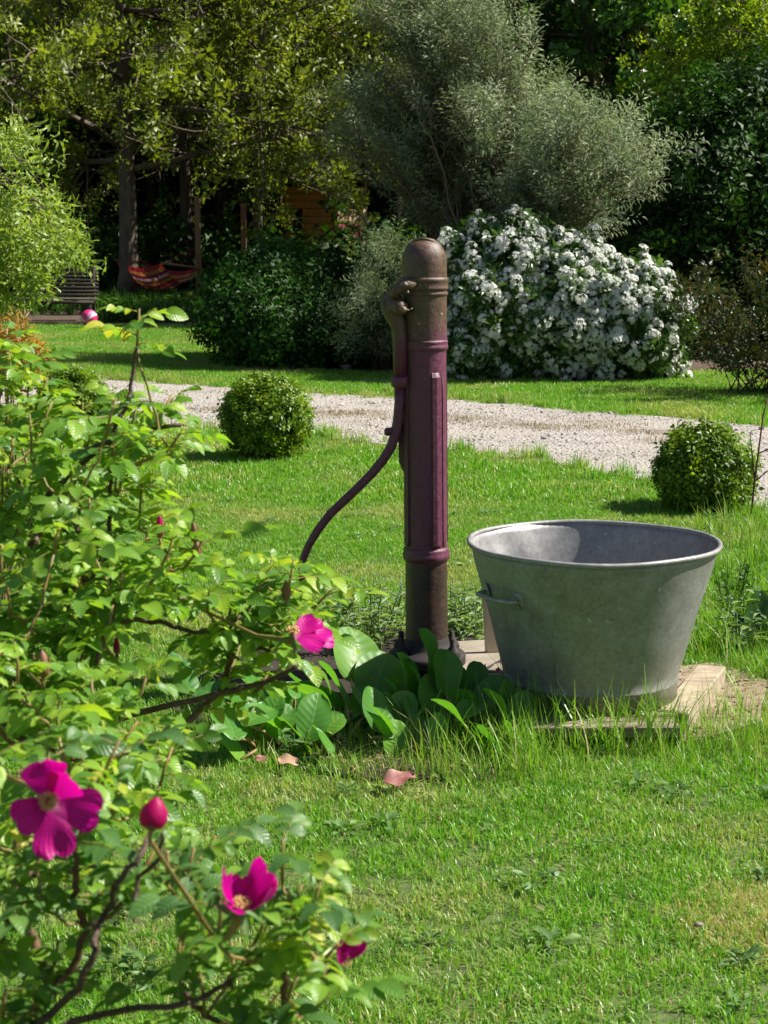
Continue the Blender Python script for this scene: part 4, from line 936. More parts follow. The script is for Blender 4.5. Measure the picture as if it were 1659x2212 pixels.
L1 = [(768, 1410, 5.35, .155, 75, 52, 38), (818, 1462, 5.3, .15, 60, 55, 30), (735, 1478, 5.12, .14, 110, 45, 60), (755, 1545, 5.0, .14, 200, -8, 10), (700, 1500, 5.15, .13, 150, 30, 45), (655, 1480, 5.2, .13, 130, 50, 45),
      (600, 1500, 5.2, .12, 170, 30, 0), (545, 1470, 5.25, .13, 140, 40, 20), (400, 1450, 5.35, .12, 120, 60, 40), (790, 1560, 4.98, .10, 250, 10, 20), (690, 1560, 5.0, .11, 190, 10, -20), (640, 1550, 5.0, .11, 210, 0, 20), (800, 1600, 4.9, .09, 300, 30, 0), (580, 1560, 5.0, .12, 180, 20, 20), (470, 1500, 5.2, .11, 160, 30, -20), (840, 1530, 5.1, .10, 80, 60, 0)]
for (u, v, Y, s, yaw, ti, ro) in L1: big_leaf(t, u, v, Y, s, yaw, ti, ro, root=P(u * .4 + 780 * .6, 1600))
for i in range(34):
    u = rng.uniform(480, 870); v = rng.uniform(1540, 1650); p_ = P(u, v); big_leaf(t, u, v - rng.uniform(25, 85), p_.y + .15, rng.uniform(.06, .115), rng.uniform(20, 160), rng.uniform(20, 78), rng.uniform(10, 65), .75, wave=.03, root=P(u * .8 + 150, v * .8 + 320))
rt2 = P(960, 1600); t2 = thing('bergenia', 'broad leaved plant in front of the pump foot with upright bright green leaves', 'plant', (rt2.x, rt2.y, 0), 'large leaved plants at the foot of the pump')
L2 = [(936, 1415, 5.05, .12, 85, 82, 62, .55), (910, 1475, 5.0, .12, 110, 70, 60, .8), (952, 1520, 4.95, .15, 80, 55, 48, .9), (1010, 1520, 5.0, .13, 50, 50, 30, .8), (1090, 1515, 4.98, .12, 20, 22, 0, .8), (1130, 1555, 4.92, .10, -10, 15, 0, .7), (985, 1480, 5.15, .12, 70, 60, 50, .8), (1050, 1560, 4.9, .09, -20, 20, 0, .6), (930, 1590, 4.88, .09, 200, 20, 0, .6), (885, 1455, 5.0, .10, 100, 75, 55, .7), (968, 1455, 5.0, .11, 70, 75, 50, .75), (1030, 1470, 5.05, .09, 60, 70, 45, .7), (860, 1500, 4.98, .11, 120, 60, 55, .8), (1050, 1520, 4.95, .10, 40, 60, 40, .7), (890, 1520, 5.0, .10, 140, 40, 20, .7), (1010, 1590, 4.85, .10, -60, 30, 10, .6), (870, 1640, 4.75, .07, 250, 10, 10, .5), (905, 1655, 4.75, .08, 280, 10, 10, .5)]
for (u, v, Y, s, yaw, ti, ro, W) in L2: big_leaf(t2, u, v, Y, s, yaw, ti, ro, W, wave=.05, root=P(u * .4 + 960 * .6, 1610))
g = Geo(); tube(g, [P(1060, 1560), Q(1082, 1500, 5.0), Q(1094, 1450, 5.02)], [.004, .0035, .003], 6); build('flower_stalk', g, M['cane'], t2)
for k in range(9):
    g = Geo(); c = Q(1094, 1448, 5.02) + Vector((rng.normal(0, .012), rng.normal(0, .008), rng.normal(0, .02)))
    d = rvec() + Vector((0, -.3, -.3))
    for j in range(5): leaf(g, zframe(c, d) @ Matrix.Rotation(j * 1.2566, 4, 'Z') @ frame((0, 0, 0), (0, 1, .9)), .014, .010, .3, .2, 3, oval, rng.uniform())
    build('flower', g, M['pink_petal'], t2)
for i in range(22):
    u = rng.uniform(860, 1130); v = rng.uniform(1550, 1650); p_ = P(u, v); big_leaf(t2, u, v - rng.uniform(25, 90), p_.y + .15, rng.uniform(.06, .115), rng.uniform(20, 160), rng.uniform(25, 80), rng.uniform(15, 70), .7, wave=.04, root=P(u * .8 + 195, v * .8 + 320))
g = Geo(); tube(g, [P(842, 1650), Q(850, 1600, 4.86), Q(862, 1550, 4.9), Q(890, 1500, 4.95)], [.004, .004, .003, .002], 6); build('old_stalk', g, M['cane'], t2)
# weeds between
def clump(name, lab, cat, u0, u1, vb, hgt, n, mat, headm=None, wbase=None, seed=0, leafL=.05, leafW=.012, group=None, heads=3):
    c = P((u0 + u1) / 2, vb); t = thing(name, lab, cat, (c.x, c.y, 0), group); fg = Geo(); hg = Geo()
    for i in range(n):
        b = P(rng.uniform(u0, u1), vb + rng.uniform(-22, 22)); pp = walk(b, (rng.normal(0, .25), rng.normal(0, .25), 1), hgt * rng.uniform(.6, 1.1), 6, .0, .12)
        tube(fg, pp, [.002] * 7, 3, False, rnd=.6)
        for k in range(11):
            j = rng.uniform(.05, .95) * 6; j0 = min(5, int(j)); q = pp[j0].lerp(pp[j0 + 1], j - j0); a = k * 2.4; leaf4(fg, frame(q, (math.cos(a), math.sin(a), .5), None, 1, rng.normal(0, .5)), leafL * rng.uniform(.6, 1.2), leafW, .3, .3, rng.uniform())
        if headm:
            for h_ in range(heads):
                q = pp[-1] + rvec() * .015; ps = pebble(i * 3 + h_); hg.merge(ps, Matrix.Translation(q) @ Matrix.Scale(rng.uniform(.004, .0065), 4), rnd=rng.uniform())
    o = build('foliage', fg, M[mat], t); o['kind'] = 'stuff'
    if headm: o = build('flower_heads', hg, M[headm], t); o['kind'] = 'stuff'
    return t
M['fuzzy_leaf'] = leafmat('fuzzy_leaf', [(.09, .17, .05), (.17, .27, .09), (.28, .37, .18)], .35, .6, ns=9)
clump('forget_me_not', 'clump of pale blue grey tiny flowers left of the pump column', 'flowers', 715, 870, 1395, .20, 46, 'fuzzy_leaf', 'blue_petal', group='forget me nots round the pump')
clump('forget_me_not', 'clump of pale tiny flowers between the pump column and the tub', 'flowers', 972, 1045, 1378, .17, 26, 'fuzzy_leaf', 'blue_petal', group='forget me nots round the pump')
clump('forget_me_not', 'sparse pale tiny flowers in the long grass right of the tub', 'flowers', 1545, 1680, 1400, .17, 20, 'fuzzy_leaf', 'blue_petal', group='forget me nots round the pump', heads=2)
clump('leafy_weed', 'small bright green weed under the rose branch in the planting bed', 'weed', 628, 655, 1640, .11, 7, 'herb_leaf', leafL=.03, leafW=.012)
clump('ferny_plant', 'dark ferny plant with a reddish stem right of the tub rim', 'plant', 1560, 1600, 1330, .20, 14, 'mid_leaf', leafL=.035, leafW=.012)
t = thing('dock_plant', 'broad upright dock leaves at the right edge beyond the tub', 'plant', P(1640, 1400))
for (u, v, s, yaw) in ((1635, 1330, .16, 80), (1655, 1340, .17, 60), (1610, 1370, .13, 120)): big_leaf(t, u, v, 5.75, s, yaw, 65, -15, .45, root=P(1640, 1400), mat='mid_leaf')
# seeding grasses
for (u, v, ub, lab) in ((1150, 1300, 1105, 'tallest feathery grass stalk against the tub'), (1108, 1325, 1090, 'thin seeding grass stalk just left of the tallest one'), (1068, 1350, 1075, 'leftmost seeding grass stalk before the tub'), (1075, 1385, 1080, 'short seeding grass stalk above the pink flowers'), (1118, 1405, 1112, 'nodding seeding grass stalk right of the pink flowers')):
    Yg = 4.93; b = P(ub, 1560); e = Q(u, v, Yg); t = thing('seeding_grass', lab, 'grass stalk', (b.x, b.y, 0), 'seeding grass stalks before the tub'); pp = [b.lerp(e, s) + Vector((.015 * math.sin(s * 3), 0, 0)) for s in np.linspace(0, 1, 7)]
    g = Geo(); tube(g, pp, .0011, 4); build('stalk', g, M['tall_grass'], t); g = Geo()
    for k in range(26):
        q = pp[-1] - (pp[-1] - pp[-2]).normalized() * k * .0022; leaf4(g, frame(q, rvec() * .5 + Vector((0, 0, 1))), .010, .0035, .3, .1, rng.uniform())
    o = build('seed_head', g, M['straw'], t)
# long grass
def long_patch(n, h, wd, rad, seed):
    g = Geo(); r = np.random.default_rng(seed)
    for i in range(n):
        a = r.uniform(0, 6.28); rr = rad * math.sqrt(r.uniform()); p = Vector((math.cos(a) * rr, math.sin(a) * rr, 0)); b_ = r.uniform(0, 6.28); ln = abs(r.normal(0, .45)) + .1; hh = h * r.uniform(.45, 1.15); V = []; A = []
        rr2 = r.uniform(); sd_ = Vector((-math.sin(b_), math.cos(b_), 0)).lerp(Vector((1, 0, 0)), r.uniform(0, .5))
        for k in range(6):
            s = k / 5; ww = wd * (1 - s ** 1.6) * .5 + .0002; c = p + Vector((math.cos(b_), math.sin(b_), 0)) * hh * ln * s ** 1.9 + Vector((0, 0, hh * (s - .25 * ln * s * s))); V += [c - sd_ * ww, c + sd_ * ww]; A += [(0, s, rr2)] * 2
        g.add(V, [(2 * k, 2 * k + 1, 2 * k + 3, 2 * k + 2) for k in range(5)], A)
    return g
lg = [long_patch(14, .16, .0042, .05, k) for k in range(5)]; sg = [long_patch(16, .085, .0036, .05, 20 + k) for k in range(4)]
pts = []
def drop(n, poly, smin, smax, picks):
    us = [p[0] for p in poly]; vs = [p[1] for p in poly]; k = 0
    while k < n:
        u = rng.uniform(min(us), max(us)); v = rng.uniform(min(vs), max(vs))
        if inpoly(u, v, poly): k += 1; p = P(u, v); pts.append((Matrix.Translation((p.x, p.y, 0)) @ Matrix.Rotation(rng.uniform(0, 6.28), 4, 'Z') @ Matrix.Scale(rng.uniform(smin, smax), 4), int(rng.choice(picks))))
drop(60, [(1130, 1570), (1150, 1640), (1500, 1625), (1480, 1580)], .6, 1.5, [0, 1, 2, 3, 4])
drop(60, [(880, 1600), (900, 1690), (1140, 1690), (1160, 1570)], .6, 1.25, [0, 1, 2, 3, 4])
drop(70, [(880, 1640), (900, 1710), (1300, 1690), (1659, 1670), (1659, 1620), (1300, 1610)], .5, .95, [5, 6, 7, 8])
drop(80, [(1500, 1300), (1490, 1440), (1659, 1470), (1720, 1300), (1600, 1240)], .6, 1.15, [0, 1, 2, 3, 4])
drop(40, [(1480, 1400), (1560, 1480), (1700, 1480), (1700, 1400)], .5, 1.0, [0, 1, 2, 5, 6])
drop(60, [(1500, 1150), (1540, 1230), (1720, 1240), (1720, 1120), (1560, 1105)], .6, 1.1, [0, 1, 2, 3, 4])
drop(40, [(1480, 1560), (1500, 1650), (1700, 1630), (1700, 1540)], .5, 1.1, [0, 2, 5, 6, 7])
drop(26, [(1400, 1085), (1420, 1110), (1620, 1120), (1620, 1090)], .35, .8, [0, 1, 2])
drop(150, [(440, 1560), (560, 1665), (860, 1700), (1000, 1650), (860, 1560), (620, 1540)], .4, 1.0, [5, 6, 7, 8])
drop(40, [(690, 1340), (700, 1400), (1080, 1380), (1080, 1340), (880, 1340)], .5, 1.0, [5, 6, 7, 8])
drop(30, [(360, 1500), (400, 1590), (540, 1600), (500, 1500)], .5, .9, [5, 6, 7, 8])
drop(60, [(1260, 1560), (1659, 1500), (1720, 1600), (1300, 1640)], .35, .75, [5, 6, 7, 8])
o = scatter('long_grass', lg + sg, pts, M['tall_grass'], smooth=False); tag(o, 'long unmown grass round the planting bed and the tub', 'grass')
wp = []
for i in range(120):
    Y = rng.uniform(2.8, 9); X = rng.uniform(-.24, .24) * Y
    if inany(X, Y, [BED, DRIVE, STRAWP]): continue
    wp.append((Matrix.Translation((X, Y, .004)) @ Matrix.Rotation(rng.uniform(0, 6), 4, 'Z') @ Matrix.Scale(rng.uniform(.6, 1.3), 4), int(rng.integers(3))))
ws = []
for k in range(3):
    q = Geo()
    for i in range(16):
        a = rng.uniform(0, 6.28); rr = rng.uniform(0, .05); leaf(q, frame((math.cos(a) * rr, math.sin(a) * rr, .012), (math.cos(a), math.sin(a), rng.uniform(.1, .9)), None, 1, rng.normal(0, .4)), rng.uniform(.018, .034), .012, .2, .3, 3, oval, rng.uniform())
    ws.append(q)
o = scatter('lawn_weeds', ws, wp, M['herb_leaf']); tag(o, 'small flat broad leaved weeds scattered through the mown lawn', 'weeds')
# straw and dead leaves lying on bare ground
pts = []
for i in range(900):
    u = rng.uniform(1150, 1700); v = rng.uniform(1455, 1640); p = P(u, v)
    if not inany(p.x, p.y, [STRAWP]): continue
    pts.append((Matrix.Translation((p.x, p.y, .018)) @ Euler((rng.normal(0, .15), rng.normal(0, .15), rng.uniform(0, 6))).to_matrix().to_4x4() @ Matrix.Scale(rng.uniform(.5, 1.3), 4), int(rng.integers(2))))
q1 = Geo(); leaf4(q1, Matrix(), .05, .004, .1, .05, .8); q2 = Geo(); leaf4(q2, Matrix(), .03, .012, .3, .3, .3)
for i in range(500):
    u = rng.uniform(420, 1150); v = rng.uniform(1560, 1680); p = P(u, v)
    if inany(p.x, p.y, [BED]): pts.append((Matrix.Translation((p.x, p.y, .018)) @ Euler((rng.normal(0, .3), rng.normal(0, .3), rng.uniform(0, 6))).to_matrix().to_4x4() @ Matrix.Scale(rng.uniform(.6, 1.3), 4), int(rng.integers(2))))
o = scatter('leaf_litter', [q1, q2], pts, M['straw']); tag(o, 'dry straw and dead scraps scattered round the boards and the bed', 'litter')
for (u, v, s, yaw, lab) in ((828, 1692, .085, 20, 'large curled pink and cream fallen leaf in front of the bed'), (645, 1650, .06, 160, 'pale fallen leaf in the shade under the rose branch'), (550, 1642, .035, 10, 'small reddish fallen leaf lying left of the pale one')):
    p = P(u, v, .03); g = Geo(); leaf(g, frame((p.x, p.y, .03), (math.cos(R(yaw)), math.sin(R(yaw)), .25), (0, -.5, 1)), s, s * .6, .3, .15, 9, oval, rng.uniform(), wave=.09); tag(build('fallen_leaf', g, M['dead_leaf']), lab, 'leaf', 'fallen leaves by the bed')
p = P(1508, 2018, .0); g = Geo(); g.merge(pebble(3), Matrix.Translation((p.x, p.y, .02)) @ Matrix.Scale(.014, 4)); tag(build('snail_shell', g, solid('shell', (.3, .24, .19), .6)), 'small brown grey pebble on the lawn at the lower right', 'pebble')
for (u, v, lab) in ((866, 1320, 'yellow dandelion dot in the lawn left of the pump lever'), (1315, 1363, 'yellow dandelion dot in the lawn right of the pump')):
    v2 = v - 300; p = P(u, v2); g = Geo(); 
    for k in range(10): leaf4(g, frame((p.x, p.y, .05), (math.cos(k * .63), math.sin(k * .63), .3)), .014, .006, .2, .1, .9)
    tag(build('dandelion', g, bpy.data.materials['yellow']), lab, 'flower', 'dandelions in the lawn')
pts = []
for i in range(110):
    a = rng.uniform(0, 6.28); r_ = math.sqrt(rng.uniform()) * rng.uniform(.5, 1); p = P(1640 + 170 * r_ * math.cos(a), 1985 + 120 * r_ * math.sin(a)); pts.append((Matrix.Translation(p) @ Matrix.Rotation(rng.uniform(0, 6.28), 4, 'Z') @ Matrix.Scale(rng.uniform(.7, 1.1), 4), int(rng.integers(2))))
o = scatter('worn_grass', [grass_patch(.14, 90, .020, .0028, 1.6, 90 + k) for k in range(2)], pts, leafmat('worn_blades', [(.24, .26, .07), (.42, .40, .15), (.52, .46, .22)], .3, .6, ns=8), smooth=False); tag(o, 'worn yellowed patch of lawn at the lower right edge', 'grass')
# sapling at right
b = P(1622, 1118); pp = [b, Q(1630, 1040, b.y), Q(1638, 980, b.y), Q(1648, 900, b.y), Q(1662, 850, b.y)]; t = thing('sapling', 'thin bare sapling with a few small leaves right of the box bush', 'sapling', b); g = Geo(); tube(g, pp, [.006, .005, .0045, .004, .003], 6); build('stem', g, M['cane'], t)
for (a0, e) in ((1, (1620, 935)), (2, (1700, 960)), (1, (1690, 1000))):
    g = Geo(); e_ = Q(*e, b.y); tube(g, [pp[a0], pp[a0].lerp(e_, .5) + Vector((0, 0, .01)), e_], [.004, .003, .002], 5); build('twig', g, M['cane'], t)
    for k in range(4):
        g = Geo(); leaf(g, frame(e_ - Vector((0, 0, k * .022)), (math.cos(k * 2.6), math.sin(k * 2.6), .7)), .042, .022, .2, .2, 4, oval, rng.uniform()); build('leaf', g, M['herb_leaf'], t)

# ------------------------------------------------------------------ rugosa rose
def rose():
    t = thing('rose_bush', 'rugosa rose bush with magenta flowers and fresh green leaves filling the left side', 'rose bush', (-.75, 2.3, 0)); O = Vector((-.75, 2.3, 0))
    # compound leaf variants, axis along Y
    variants = []
    for s_ in range(9):
        q = Geo(); npair = 3; L = .085; bend = rng.uniform(.15, .5); rach = [Vector((0, L * s, -bend * L * s * s)) for s in np.linspace(0, 1, 6)]; tube(q, rach, [.0013, .0012, .0011, .001, .0009, .0008], 4, False, 1)
        for k in range(npair):
            s = .34 + .25 * k; p = Vector((0, L * s, -bend * L * s * s))
            for sd_ in (-1, 1):
                d = Vector((sd_ * 1.0, .55 + rng.normal(0, .15), -.12 + rng.normal(0, .15))); Ll = .037 * (.8 + .12 * k) * rng.uniform(.85, 1.15); leaf(q, frame(p, d, (0, 0, 1), 1, rng.normal(0, .25)), Ll, Ll * .70, .28, rng.uniform(.15, .55), 8, oval, rng.uniform(), 0, .010, .035, ph=rng.uniform(0, 6))
        p = rach[-1]; leaf(q, frame(p, (rng.normal(0, .1), 1, -.3), (0, 0, 1)), .043, .027, .3, rng.uniform(.2, .5), 8, oval, rng.uniform(), 0, .010, .035)
        for sd_ in (-1, 1): leaf4(q, frame((0, .004, 0), (sd_ * .6, 1, .2)), .014, .006, .2, .1, .9)
        ms = []
        for mk in ('rose_leaf', 'rose_low'):
            me = bpy.data.meshes.new('leaf'); me.from_pydata(q.V().tolist(), [], q.f); me.materials.append(M[mk]); me.materials.append(M['green_stem'])
            a = me.attributes.new('luv', 'FLOAT_VECTOR', 'POINT'); a.data.foreach_set('vector', np.vstack(q.a).ravel()); me.polygons.foreach_set('material_index', q.m); me.polygons.foreach_set('use_smooth', [True] * len(q.f)); ms.append(me)
        variants.append((q, ms))
    regs = [([(0, 770), (60, 765), (90, 800), (100, 900), (0, 920)], 2.7, 3.1, 46),
            ([(0, 920), (200, 910), (300, 910), (380, 940), (390, 985), (300, 1010), (330, 1100), (300, 1160), (0, 1200)], 2.4, 3.0, 50),
            ([(0, 1180), (310, 1160), (400, 1200), (420, 1310), (230, 1330), (0, 1420)], 2.2, 2.7, 49),
            ([(440, 1290), (550, 1260), (620, 1260), (680, 1300), (690, 1340), (620, 1400), (520, 1430), (450, 1410)], 2.45, 2.75, 44),
            ([(0, 1400), (260, 1380), (250, 1500), (330, 1560), (330, 1640), (230, 1640), (0, 1640)], 1.95, 2.4, 56),
            ([(480, 1480), (560, 1490), (550, 1520), (490, 1510)], 2.5, 2.7, 45),
            ([(0, 1640), (60, 1650), (250, 1700), (240, 1850), (330, 1960), (180, 2010), (0, 1980)], 1.65, 1.95, 64),
            ([(320, 1860), (470, 1860), (400, 1960), (320, 1950)], 1.6, 1.75, 62),
            ([(430, 2040), (560, 2000), (660, 1985), (700, 2080), (690, 2200), (620, 2230), (400, 2230), (380, 2110)], 1.55, 1.78, 66),
            ([(0, 2050), (120, 2060), (130, 2200), (0, 2220)], 1.6, 1.8, 72)]
    shoots = []
    for poly, ya, yb, sp_ in regs:
        us = [p[0] for p in poly]; vs = [p[1] for p in poly]; loc = []; tr = 0
        while tr < 1400:
            tr += 1; u = rng.uniform(min(us), max(us)); v = rng.uniform(min(vs), max(vs))
            if not inpoly(u, v, poly) or mnoise.noise(Vector((u / 110, v / 110, 4.2))) < -.22 or any((u - a) ** 2 + (v - b) ** 2 < sp_ ** 2 for a, b in loc): continue
            loc.append((u, v)); shoots.append([u, v, rng.uniform(ya, yb)])
    for q in [(296, 750, 2.55), (610, 1905, 1.62), (-60, 1000, 2.6), (-60, 1200, 2.4), (-60, 1500, 2.1), (-60, 1800, 1.8), (-60, 2100, 1.7), (345, 1700, 2.1), (655, 2000, 1.62)]: shoots.append(list(q) + ([.6] if q[1] == 760 else []))
    nodes = [Vector((-.80, 2.75, 0)), Vector((-.62, 2.1, 0)), Vector((-.50, 1.75, 0.0))]; roots = list(nodes)
    # hidden lower framework points so canes climb before spreading
    frame_pts = [Vector((-.72, 2.7, .5)), Vector((-.6, 2.6, .75)), Vector((-.55, 2.15, .5)), Vector((-.45, 2.2, .72)), Vector((-.42, 1.72, .4)), Vector((-.3, 1.7, .5))]
    par = {0: None, 1: None, 2: None}
    allp = [(p, None) for p in frame_pts] + [(Q(*s[:3]), s) for s in shoots]
    allp.sort(key=lambda a: min((a[0] - r).length for r in roots)); links = []
    for p, s in allp:
        best = min(range(len(nodes)), key=lambda i: (nodes[i] - p).length + .35 * min((nodes[i] - r).length for r in roots) + (0.5 if nodes[i].z > p.z + .08 else 0))
        nodes.append(p); par[len(nodes) - 1] = best; links.append((best, len(nodes) - 1, s))
    wt = [1] * len(nodes)
    for a, b, s in reversed(links): wt[a] += wt[b]
    lf = []
    for a, b, s in links:
        pa, pb = nodes[a], nodes[b]; L = (pb - pa).length; mid = (pa + pb) / 2 + Vector((0, 0, -.10 * L)) + rvec() * .06 * L
        pp = [pa * (1 - x) ** 2 + mid * 2 * x * (1 - x) + pb * x * x + rvec() * .003 * (0 < x < 1) for x in np.linspace(0, 1, 8)]
        ra = min(.007, .0022 * wt[b] ** .38); rb2 = ra * .75; g = Geo(); tube(g, pp, [ra + (rb2 - ra) * i / 7 for i in range(8)], 6); young = wt[b] <= 2
        if wt[b] > 1:
            for k in range(int(L / .012)):
                x = rng.uniform() * 7; i0 = min(6, int(x)); c = pp[i0].lerp(pp[i0 + 1], x - i0); d = rvec(); tube(g, [c, c + d * (ra + .004)], [.0006, .0002], 3, False)
        build('cane', g, M['green_stem'] if young else M['cane'], t)
        if s is None: continue
        d = (pp[-1] - pp[-3]).normalized() * .5 + Vector((.25, -.15, .9)); d.normalize(); up_l = .035 + rng.uniform(0, .03); g = Geo(); top = pb + d * up_l; tube(g, [pb, (pb + top) / 2 + rvec() * .003, top], [.0022, .002, .0014], 5); build('shoot', g, M['green_stem'], t)
        nlv = 4 if s[2] < 2 else 5
        a0 = rng.uniform(0, 6.28)
        for k in range(nlv):
            az = a0 + k * 2.4 + rng.normal(0, .2); el = .1 + .22 * k / nlv * 3 + rng.normal(0, .15); q = pb.lerp(top, (k + .5) / nlv)
            ld = Vector((math.cos(az), math.sin(az), el)); low = s[1] > 1700
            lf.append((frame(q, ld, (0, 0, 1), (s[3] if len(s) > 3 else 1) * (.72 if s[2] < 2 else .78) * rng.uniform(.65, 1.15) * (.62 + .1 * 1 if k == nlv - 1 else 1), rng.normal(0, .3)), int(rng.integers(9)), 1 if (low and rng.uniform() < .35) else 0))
        for k in range(0 if len(s) > 3 else 1 if s[2] < 2 else 2):
            x = rng.uniform(.45, .9) * 7; i0 = int(x); q = pp[i0]; az = rng.uniform(0, 6.28); lf.append((frame(q, (math.cos(az), math.sin(az), rng.uniform(-.1, .6)), (0, 0, 1), (.72 if s[2] < 2 else .78) * rng.uniform(.6, 1.0), rng.normal(0, .3)), int(rng.integers(9)), 0))
    for pl, Yc, r_ in (([(20, 2250), (110, 2185), (170, 2130), (203, 2055), (215, 1990), (240, 1950), (262, 1895), (300, 1850), (325, 1800)], 1.6, .0042), ([(130, 2215), (220, 2195), (300, 2180), (390, 2172), (470, 2140), (540, 2080)], 1.62, .004),
                       ([(-20, 1560), (120, 1600), (220, 1560), (330, 1530), (470, 1500), (560, 1478), (640, 1440)], 2.5, .006), ([(230, 1340), (330, 1342), (372, 1352), (425, 1368), (470, 1362), (520, 1330)], 2.48, .004),
                       ([(90, 1090), (160, 1010), (215, 975), (262, 940), (330, 925), (400, 918)], 2.6, .005), ([(60, 1050), (170, 985), (240, 950), (262, 900), (280, 850), (290, 790), (296, 752)], 2.55, .004), ([(-30, 1330), (110, 1300), (200, 1240), (250, 1180)], 2.4, .005), ([(285, 1980), (300, 1900), (345, 1850), (350, 1800)], 1.6, .0026)):
        pp = [Q(u, v, Yc + .03 * math.sin(i * 1.7)) for i, (u, v) in enumerate(pl)]; fine = []
        for a_, b_ in zip(pp, pp[1:]):
            for s_ in (0, .33, .66): fine.append(a_.lerp(b_, s_) + rvec() * .0025)
        fine.append(pp[-1]); g = Geo(); n_ = len(fine); tube(g, fine, [r_ * (1 - .45 * i / n_) for i in range(n_)], 7)
        for k in range(n_ * 5):
            c = fine[int(rng.integers(n_))] + rvec() * .004; d_ = rvec(); tube(g, [c, c + d_ * (r_ + .005)], [.0007, .0002], 3, False)
        build('cane', g, M['dark_cane'], t)
    print('rose leaves', len(lf))
    lf.sort(key=lambda a: a[0].translation.y - (10 if abs(a[0].translation.x) < .23 * a[0].translation.y else 0))
    for Mx, k, mi in lf[:300]:
        o = bpy.data.objects.new('leaf', variants[k][1][mi]); COL.objects.link(o); o.parent = t; m2 = Mx.copy(); m2.translation -= O; o.matrix_local = m2
    if len(lf) > 300: scatter('leaves', [v[0] for v in variants], [(a, b) for a, b, _ in lf[300:]], [M['rose_leaf'], M['green_stem']], t)
    # flowers
    def petal(par_, M4, L, W, cup, mat, seed, twist=0.0):
        g = Geo(); n, m7 = 10, 5; V = []; A = []; r = np.random.default_rng(seed); ph = r.uniform(0, 6)
        for i in range(n + 1):
            s = i / n; wd = W * .5 * (.16 + .84 * math.sin(min(1, s * 1.05) * math.pi * .5) ** .9) * (1 if s < .7 else math.sqrt(max(.05, 1 - ((s - .7) / .33) ** 2 * .85)))
            for j in range(-m7, m7 + 1):
                e = j / m7; notch = -.09 * L * math.exp(-(e / .2) ** 2) * (s > .9) * 1.0
                V.append((e * wd, L * s + notch, cup * L * (s * s * .55 + abs(e) ** 2 * .30 * s) + .045 * L * math.sin(e * 5 + ph) * s * s + .03 * L * math.sin(s * 8 + ph + e * 2) * s + twist * e * s * L)); A.append((e, s, r.uniform() * .15 + .4))
        V = np.array(V) @ np.array(M4)[:3, :3].T + np.array(M4)[:3, 3]; w_ = 2 * m7 + 1
        g.add(V, [(i * w_ + j, (i + 1) * w_ + j, (i + 1) * w_ + j + 1, i * w_ + j + 1) for i in range(n) for j in range(2 * m7)], A)
        return g
    def flower(u, v, Y, nrm, petals, L, near, lab):
        c = Q(u, v, Y); Z = zframe(c, nrm)
        f = bpy.data.objects.new('flower', None); COL.objects.link(f); f.parent = t; f.location = c - O; f['label'] = lab; ORIG[f.name] = tuple(c)
        for i, (ang, cup, sc_, W) in enumerate(petals):
            Mx = Z @ Matrix.Rotation(R(ang), 4, 'Z'); g = petal(f, Mx @ frame((0, .002, 0), (0, 1, cup * .6)), L * sc_, L * W, cup, 'petal', i + int(u), .06 * math.sin(i * 2)); build('petal', g, M['petal'], f)
        g = Geo()
        for k in range(90):
            a = rng.uniform(0, 6.28); s = math.sqrt(rng.uniform()); d = (Z.to_3x3() @ Vector((math.cos(a) * s * 1.1, math.sin(a) * s * 1.1, .9))).normalized(); e = c + d * L * .24 * rng.uniform(.8, 1.15); tube(g, [c, e], .0005, 3, False); ps = pebble(k % 7); g.merge(ps, Matrix.Translation(e) @ Matrix.Scale(.0019, 4))
        build('stamens', g, M['stamen'], f)
        g = Geo(); zd = Z.to_3x3() @ Vector((0, 0, 1)); par2 = min(nodes, key=lambda p: (p - c).length); tube(g, [c, c - zd * .012, (c - zd * .03) * .6 + par2 * .4, par2], [.004, .005, .0025, .002], 7); build('flower_stalk', g, M['green_stem'], f)
        for k in range(5):
            g = Geo(); leaf(g, Z @ Matrix.Rotation(k * 1.2566 + .6, 4, 'Z') @ frame((0, .002, -.003), (0, 1, -.25)), L * .62, .006, .3, .4, 4, lance, .6); build('sepal', g, M['herb_leaf'], f)
    flower(105, 1728, 1.50, (.25, -1, .15), [(8, .5, 1.0, 1.0), (-38, .75, .9, .9), (-108, .15, 1.05, 1.0), (-175, .1, 1.15, .95), (118, .3, .8, .85)], .042, 1, 'largest open magenta flower at the lower left')
    flower(520, 1962, 1.48, (.2, -.35, 1), [(-80, .9, .9, .95), (-130, .8, .9, .8), (75, 1.0, .9, .7), (-20, .7, .6, .6), (130, .6, .7, .6)], .040, 1, 'magenta flower seen from the side above the grass at the bottom')
    flower(632, 1370, 2.36, (.15, -.5, 1), [(-95, -.1, 1.25, 1.05), (-60, .1, 1.0, .9), (-130, .0, 1.0, .8)], .044, 0, 'fading flower with petals only on its right, beside the pump plants')
    flower(738, 2080, 1.55, (.5, -.4, .7), [(0, .9, .75, .6), (-70, .8, .7, .6), (70, 1.0, .6, .5)], .032, 1, 'small half hidden magenta flower at the lower right of the bush')
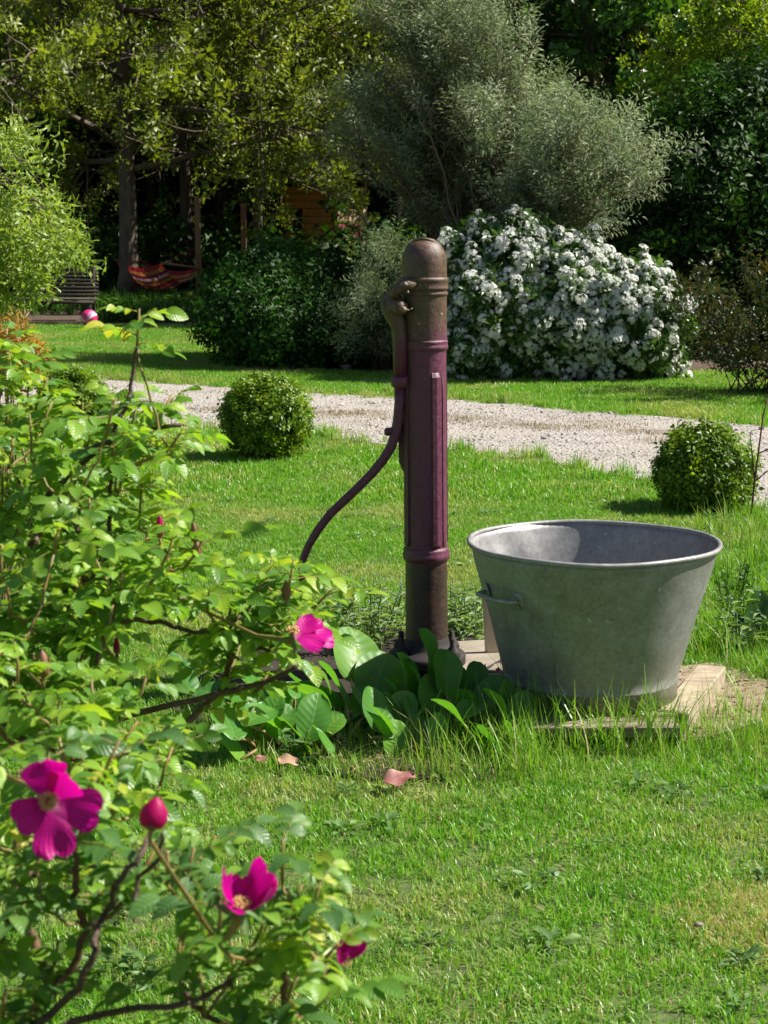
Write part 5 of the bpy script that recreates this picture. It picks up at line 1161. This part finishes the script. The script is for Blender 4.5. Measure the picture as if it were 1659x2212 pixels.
    # buds
    def bud(u, v, Y, L, W, col, lab, tilt=(0, 0, 1)):
        c = Q(u, v, Y); d = Vector(tilt).normalized(); f = bpy.data.objects.new('flower_bud', None); COL.objects.link(f); f.parent = t; f.location = c - O; ORIG[f.name] = tuple(c); f['label'] = lab
        Z = zframe(c - d * L * .5, d); g = Geo(); lathe(g, [(.0005, 0), (W * .38, L * .12), (W * .5, L * .35), (W * .44, L * .62), (W * .22, L * .88), (.0006, L)], (0, 0, 0), 12); V = g.V(); V = V @ np.array(Z)[:3, :3].T + np.array(Z)[:3, 3]; g.v = [V]
        g.a = [np.column_stack([np.zeros(len(V)), np.full(len(V), .8), np.full(len(V), .5)])]; build('bud_petals', g, M[col], f)
        for k in range(4):
            g = Geo(); leaf(g, Z @ Matrix.Rotation(k * 1.57, 4, 'Z') @ frame((0, W * .42, L * .05), (0, .12, 1), (0, 1, 0)), L * (.85 if col != 'red_petal' else .35), W * .5, -.4, .0, 4, lance, .5); build('sepal', g, M['bud'], f)
        par2 = min(nodes, key=lambda p: (p - c).length); g = Geo(); tube(g, [c - d * L * .45, c - d * L * .8, par2], [.0025, .002, .002], 6); build('flower_stalk', g, M['green_stem'], f)
    bud(333, 1757, 1.52, .030, .026, 'red_petal', 'fat crimson bud just opening, right of the largest flower', (.2, 0, 1))
    bud(345, 1137, 2.45, .032, .012, 'red_petal', 'slim pointed bud showing a red tip at the upper middle')
    bud(420, 1150, 2.5, .032, .012, 'bud', 'closed brown green bud, upper of the two at the bush edge', (-.1, 0, 1))
    bud(425, 1188, 2.5, .028, .014, 'bud', 'closed brown bud, lower of the two at the bush edge')
    bud(92, 1435, 2.1, .035, .018, 'bud', 'plump brown bud near the left edge above the largest flower')
    bud(618, 1275, 2.5, .030, .013, 'bud', 'closed brown bud above the fading flower')
    bud(252, 1395, 2.3, .025, .009, 'red_petal', 'tiny red bud in the middle of the leaves')
    bud(235, 1215, 2.4, .020, .010, 'red_petal', 'tiny crimson bud among the upper leaves')
rose()
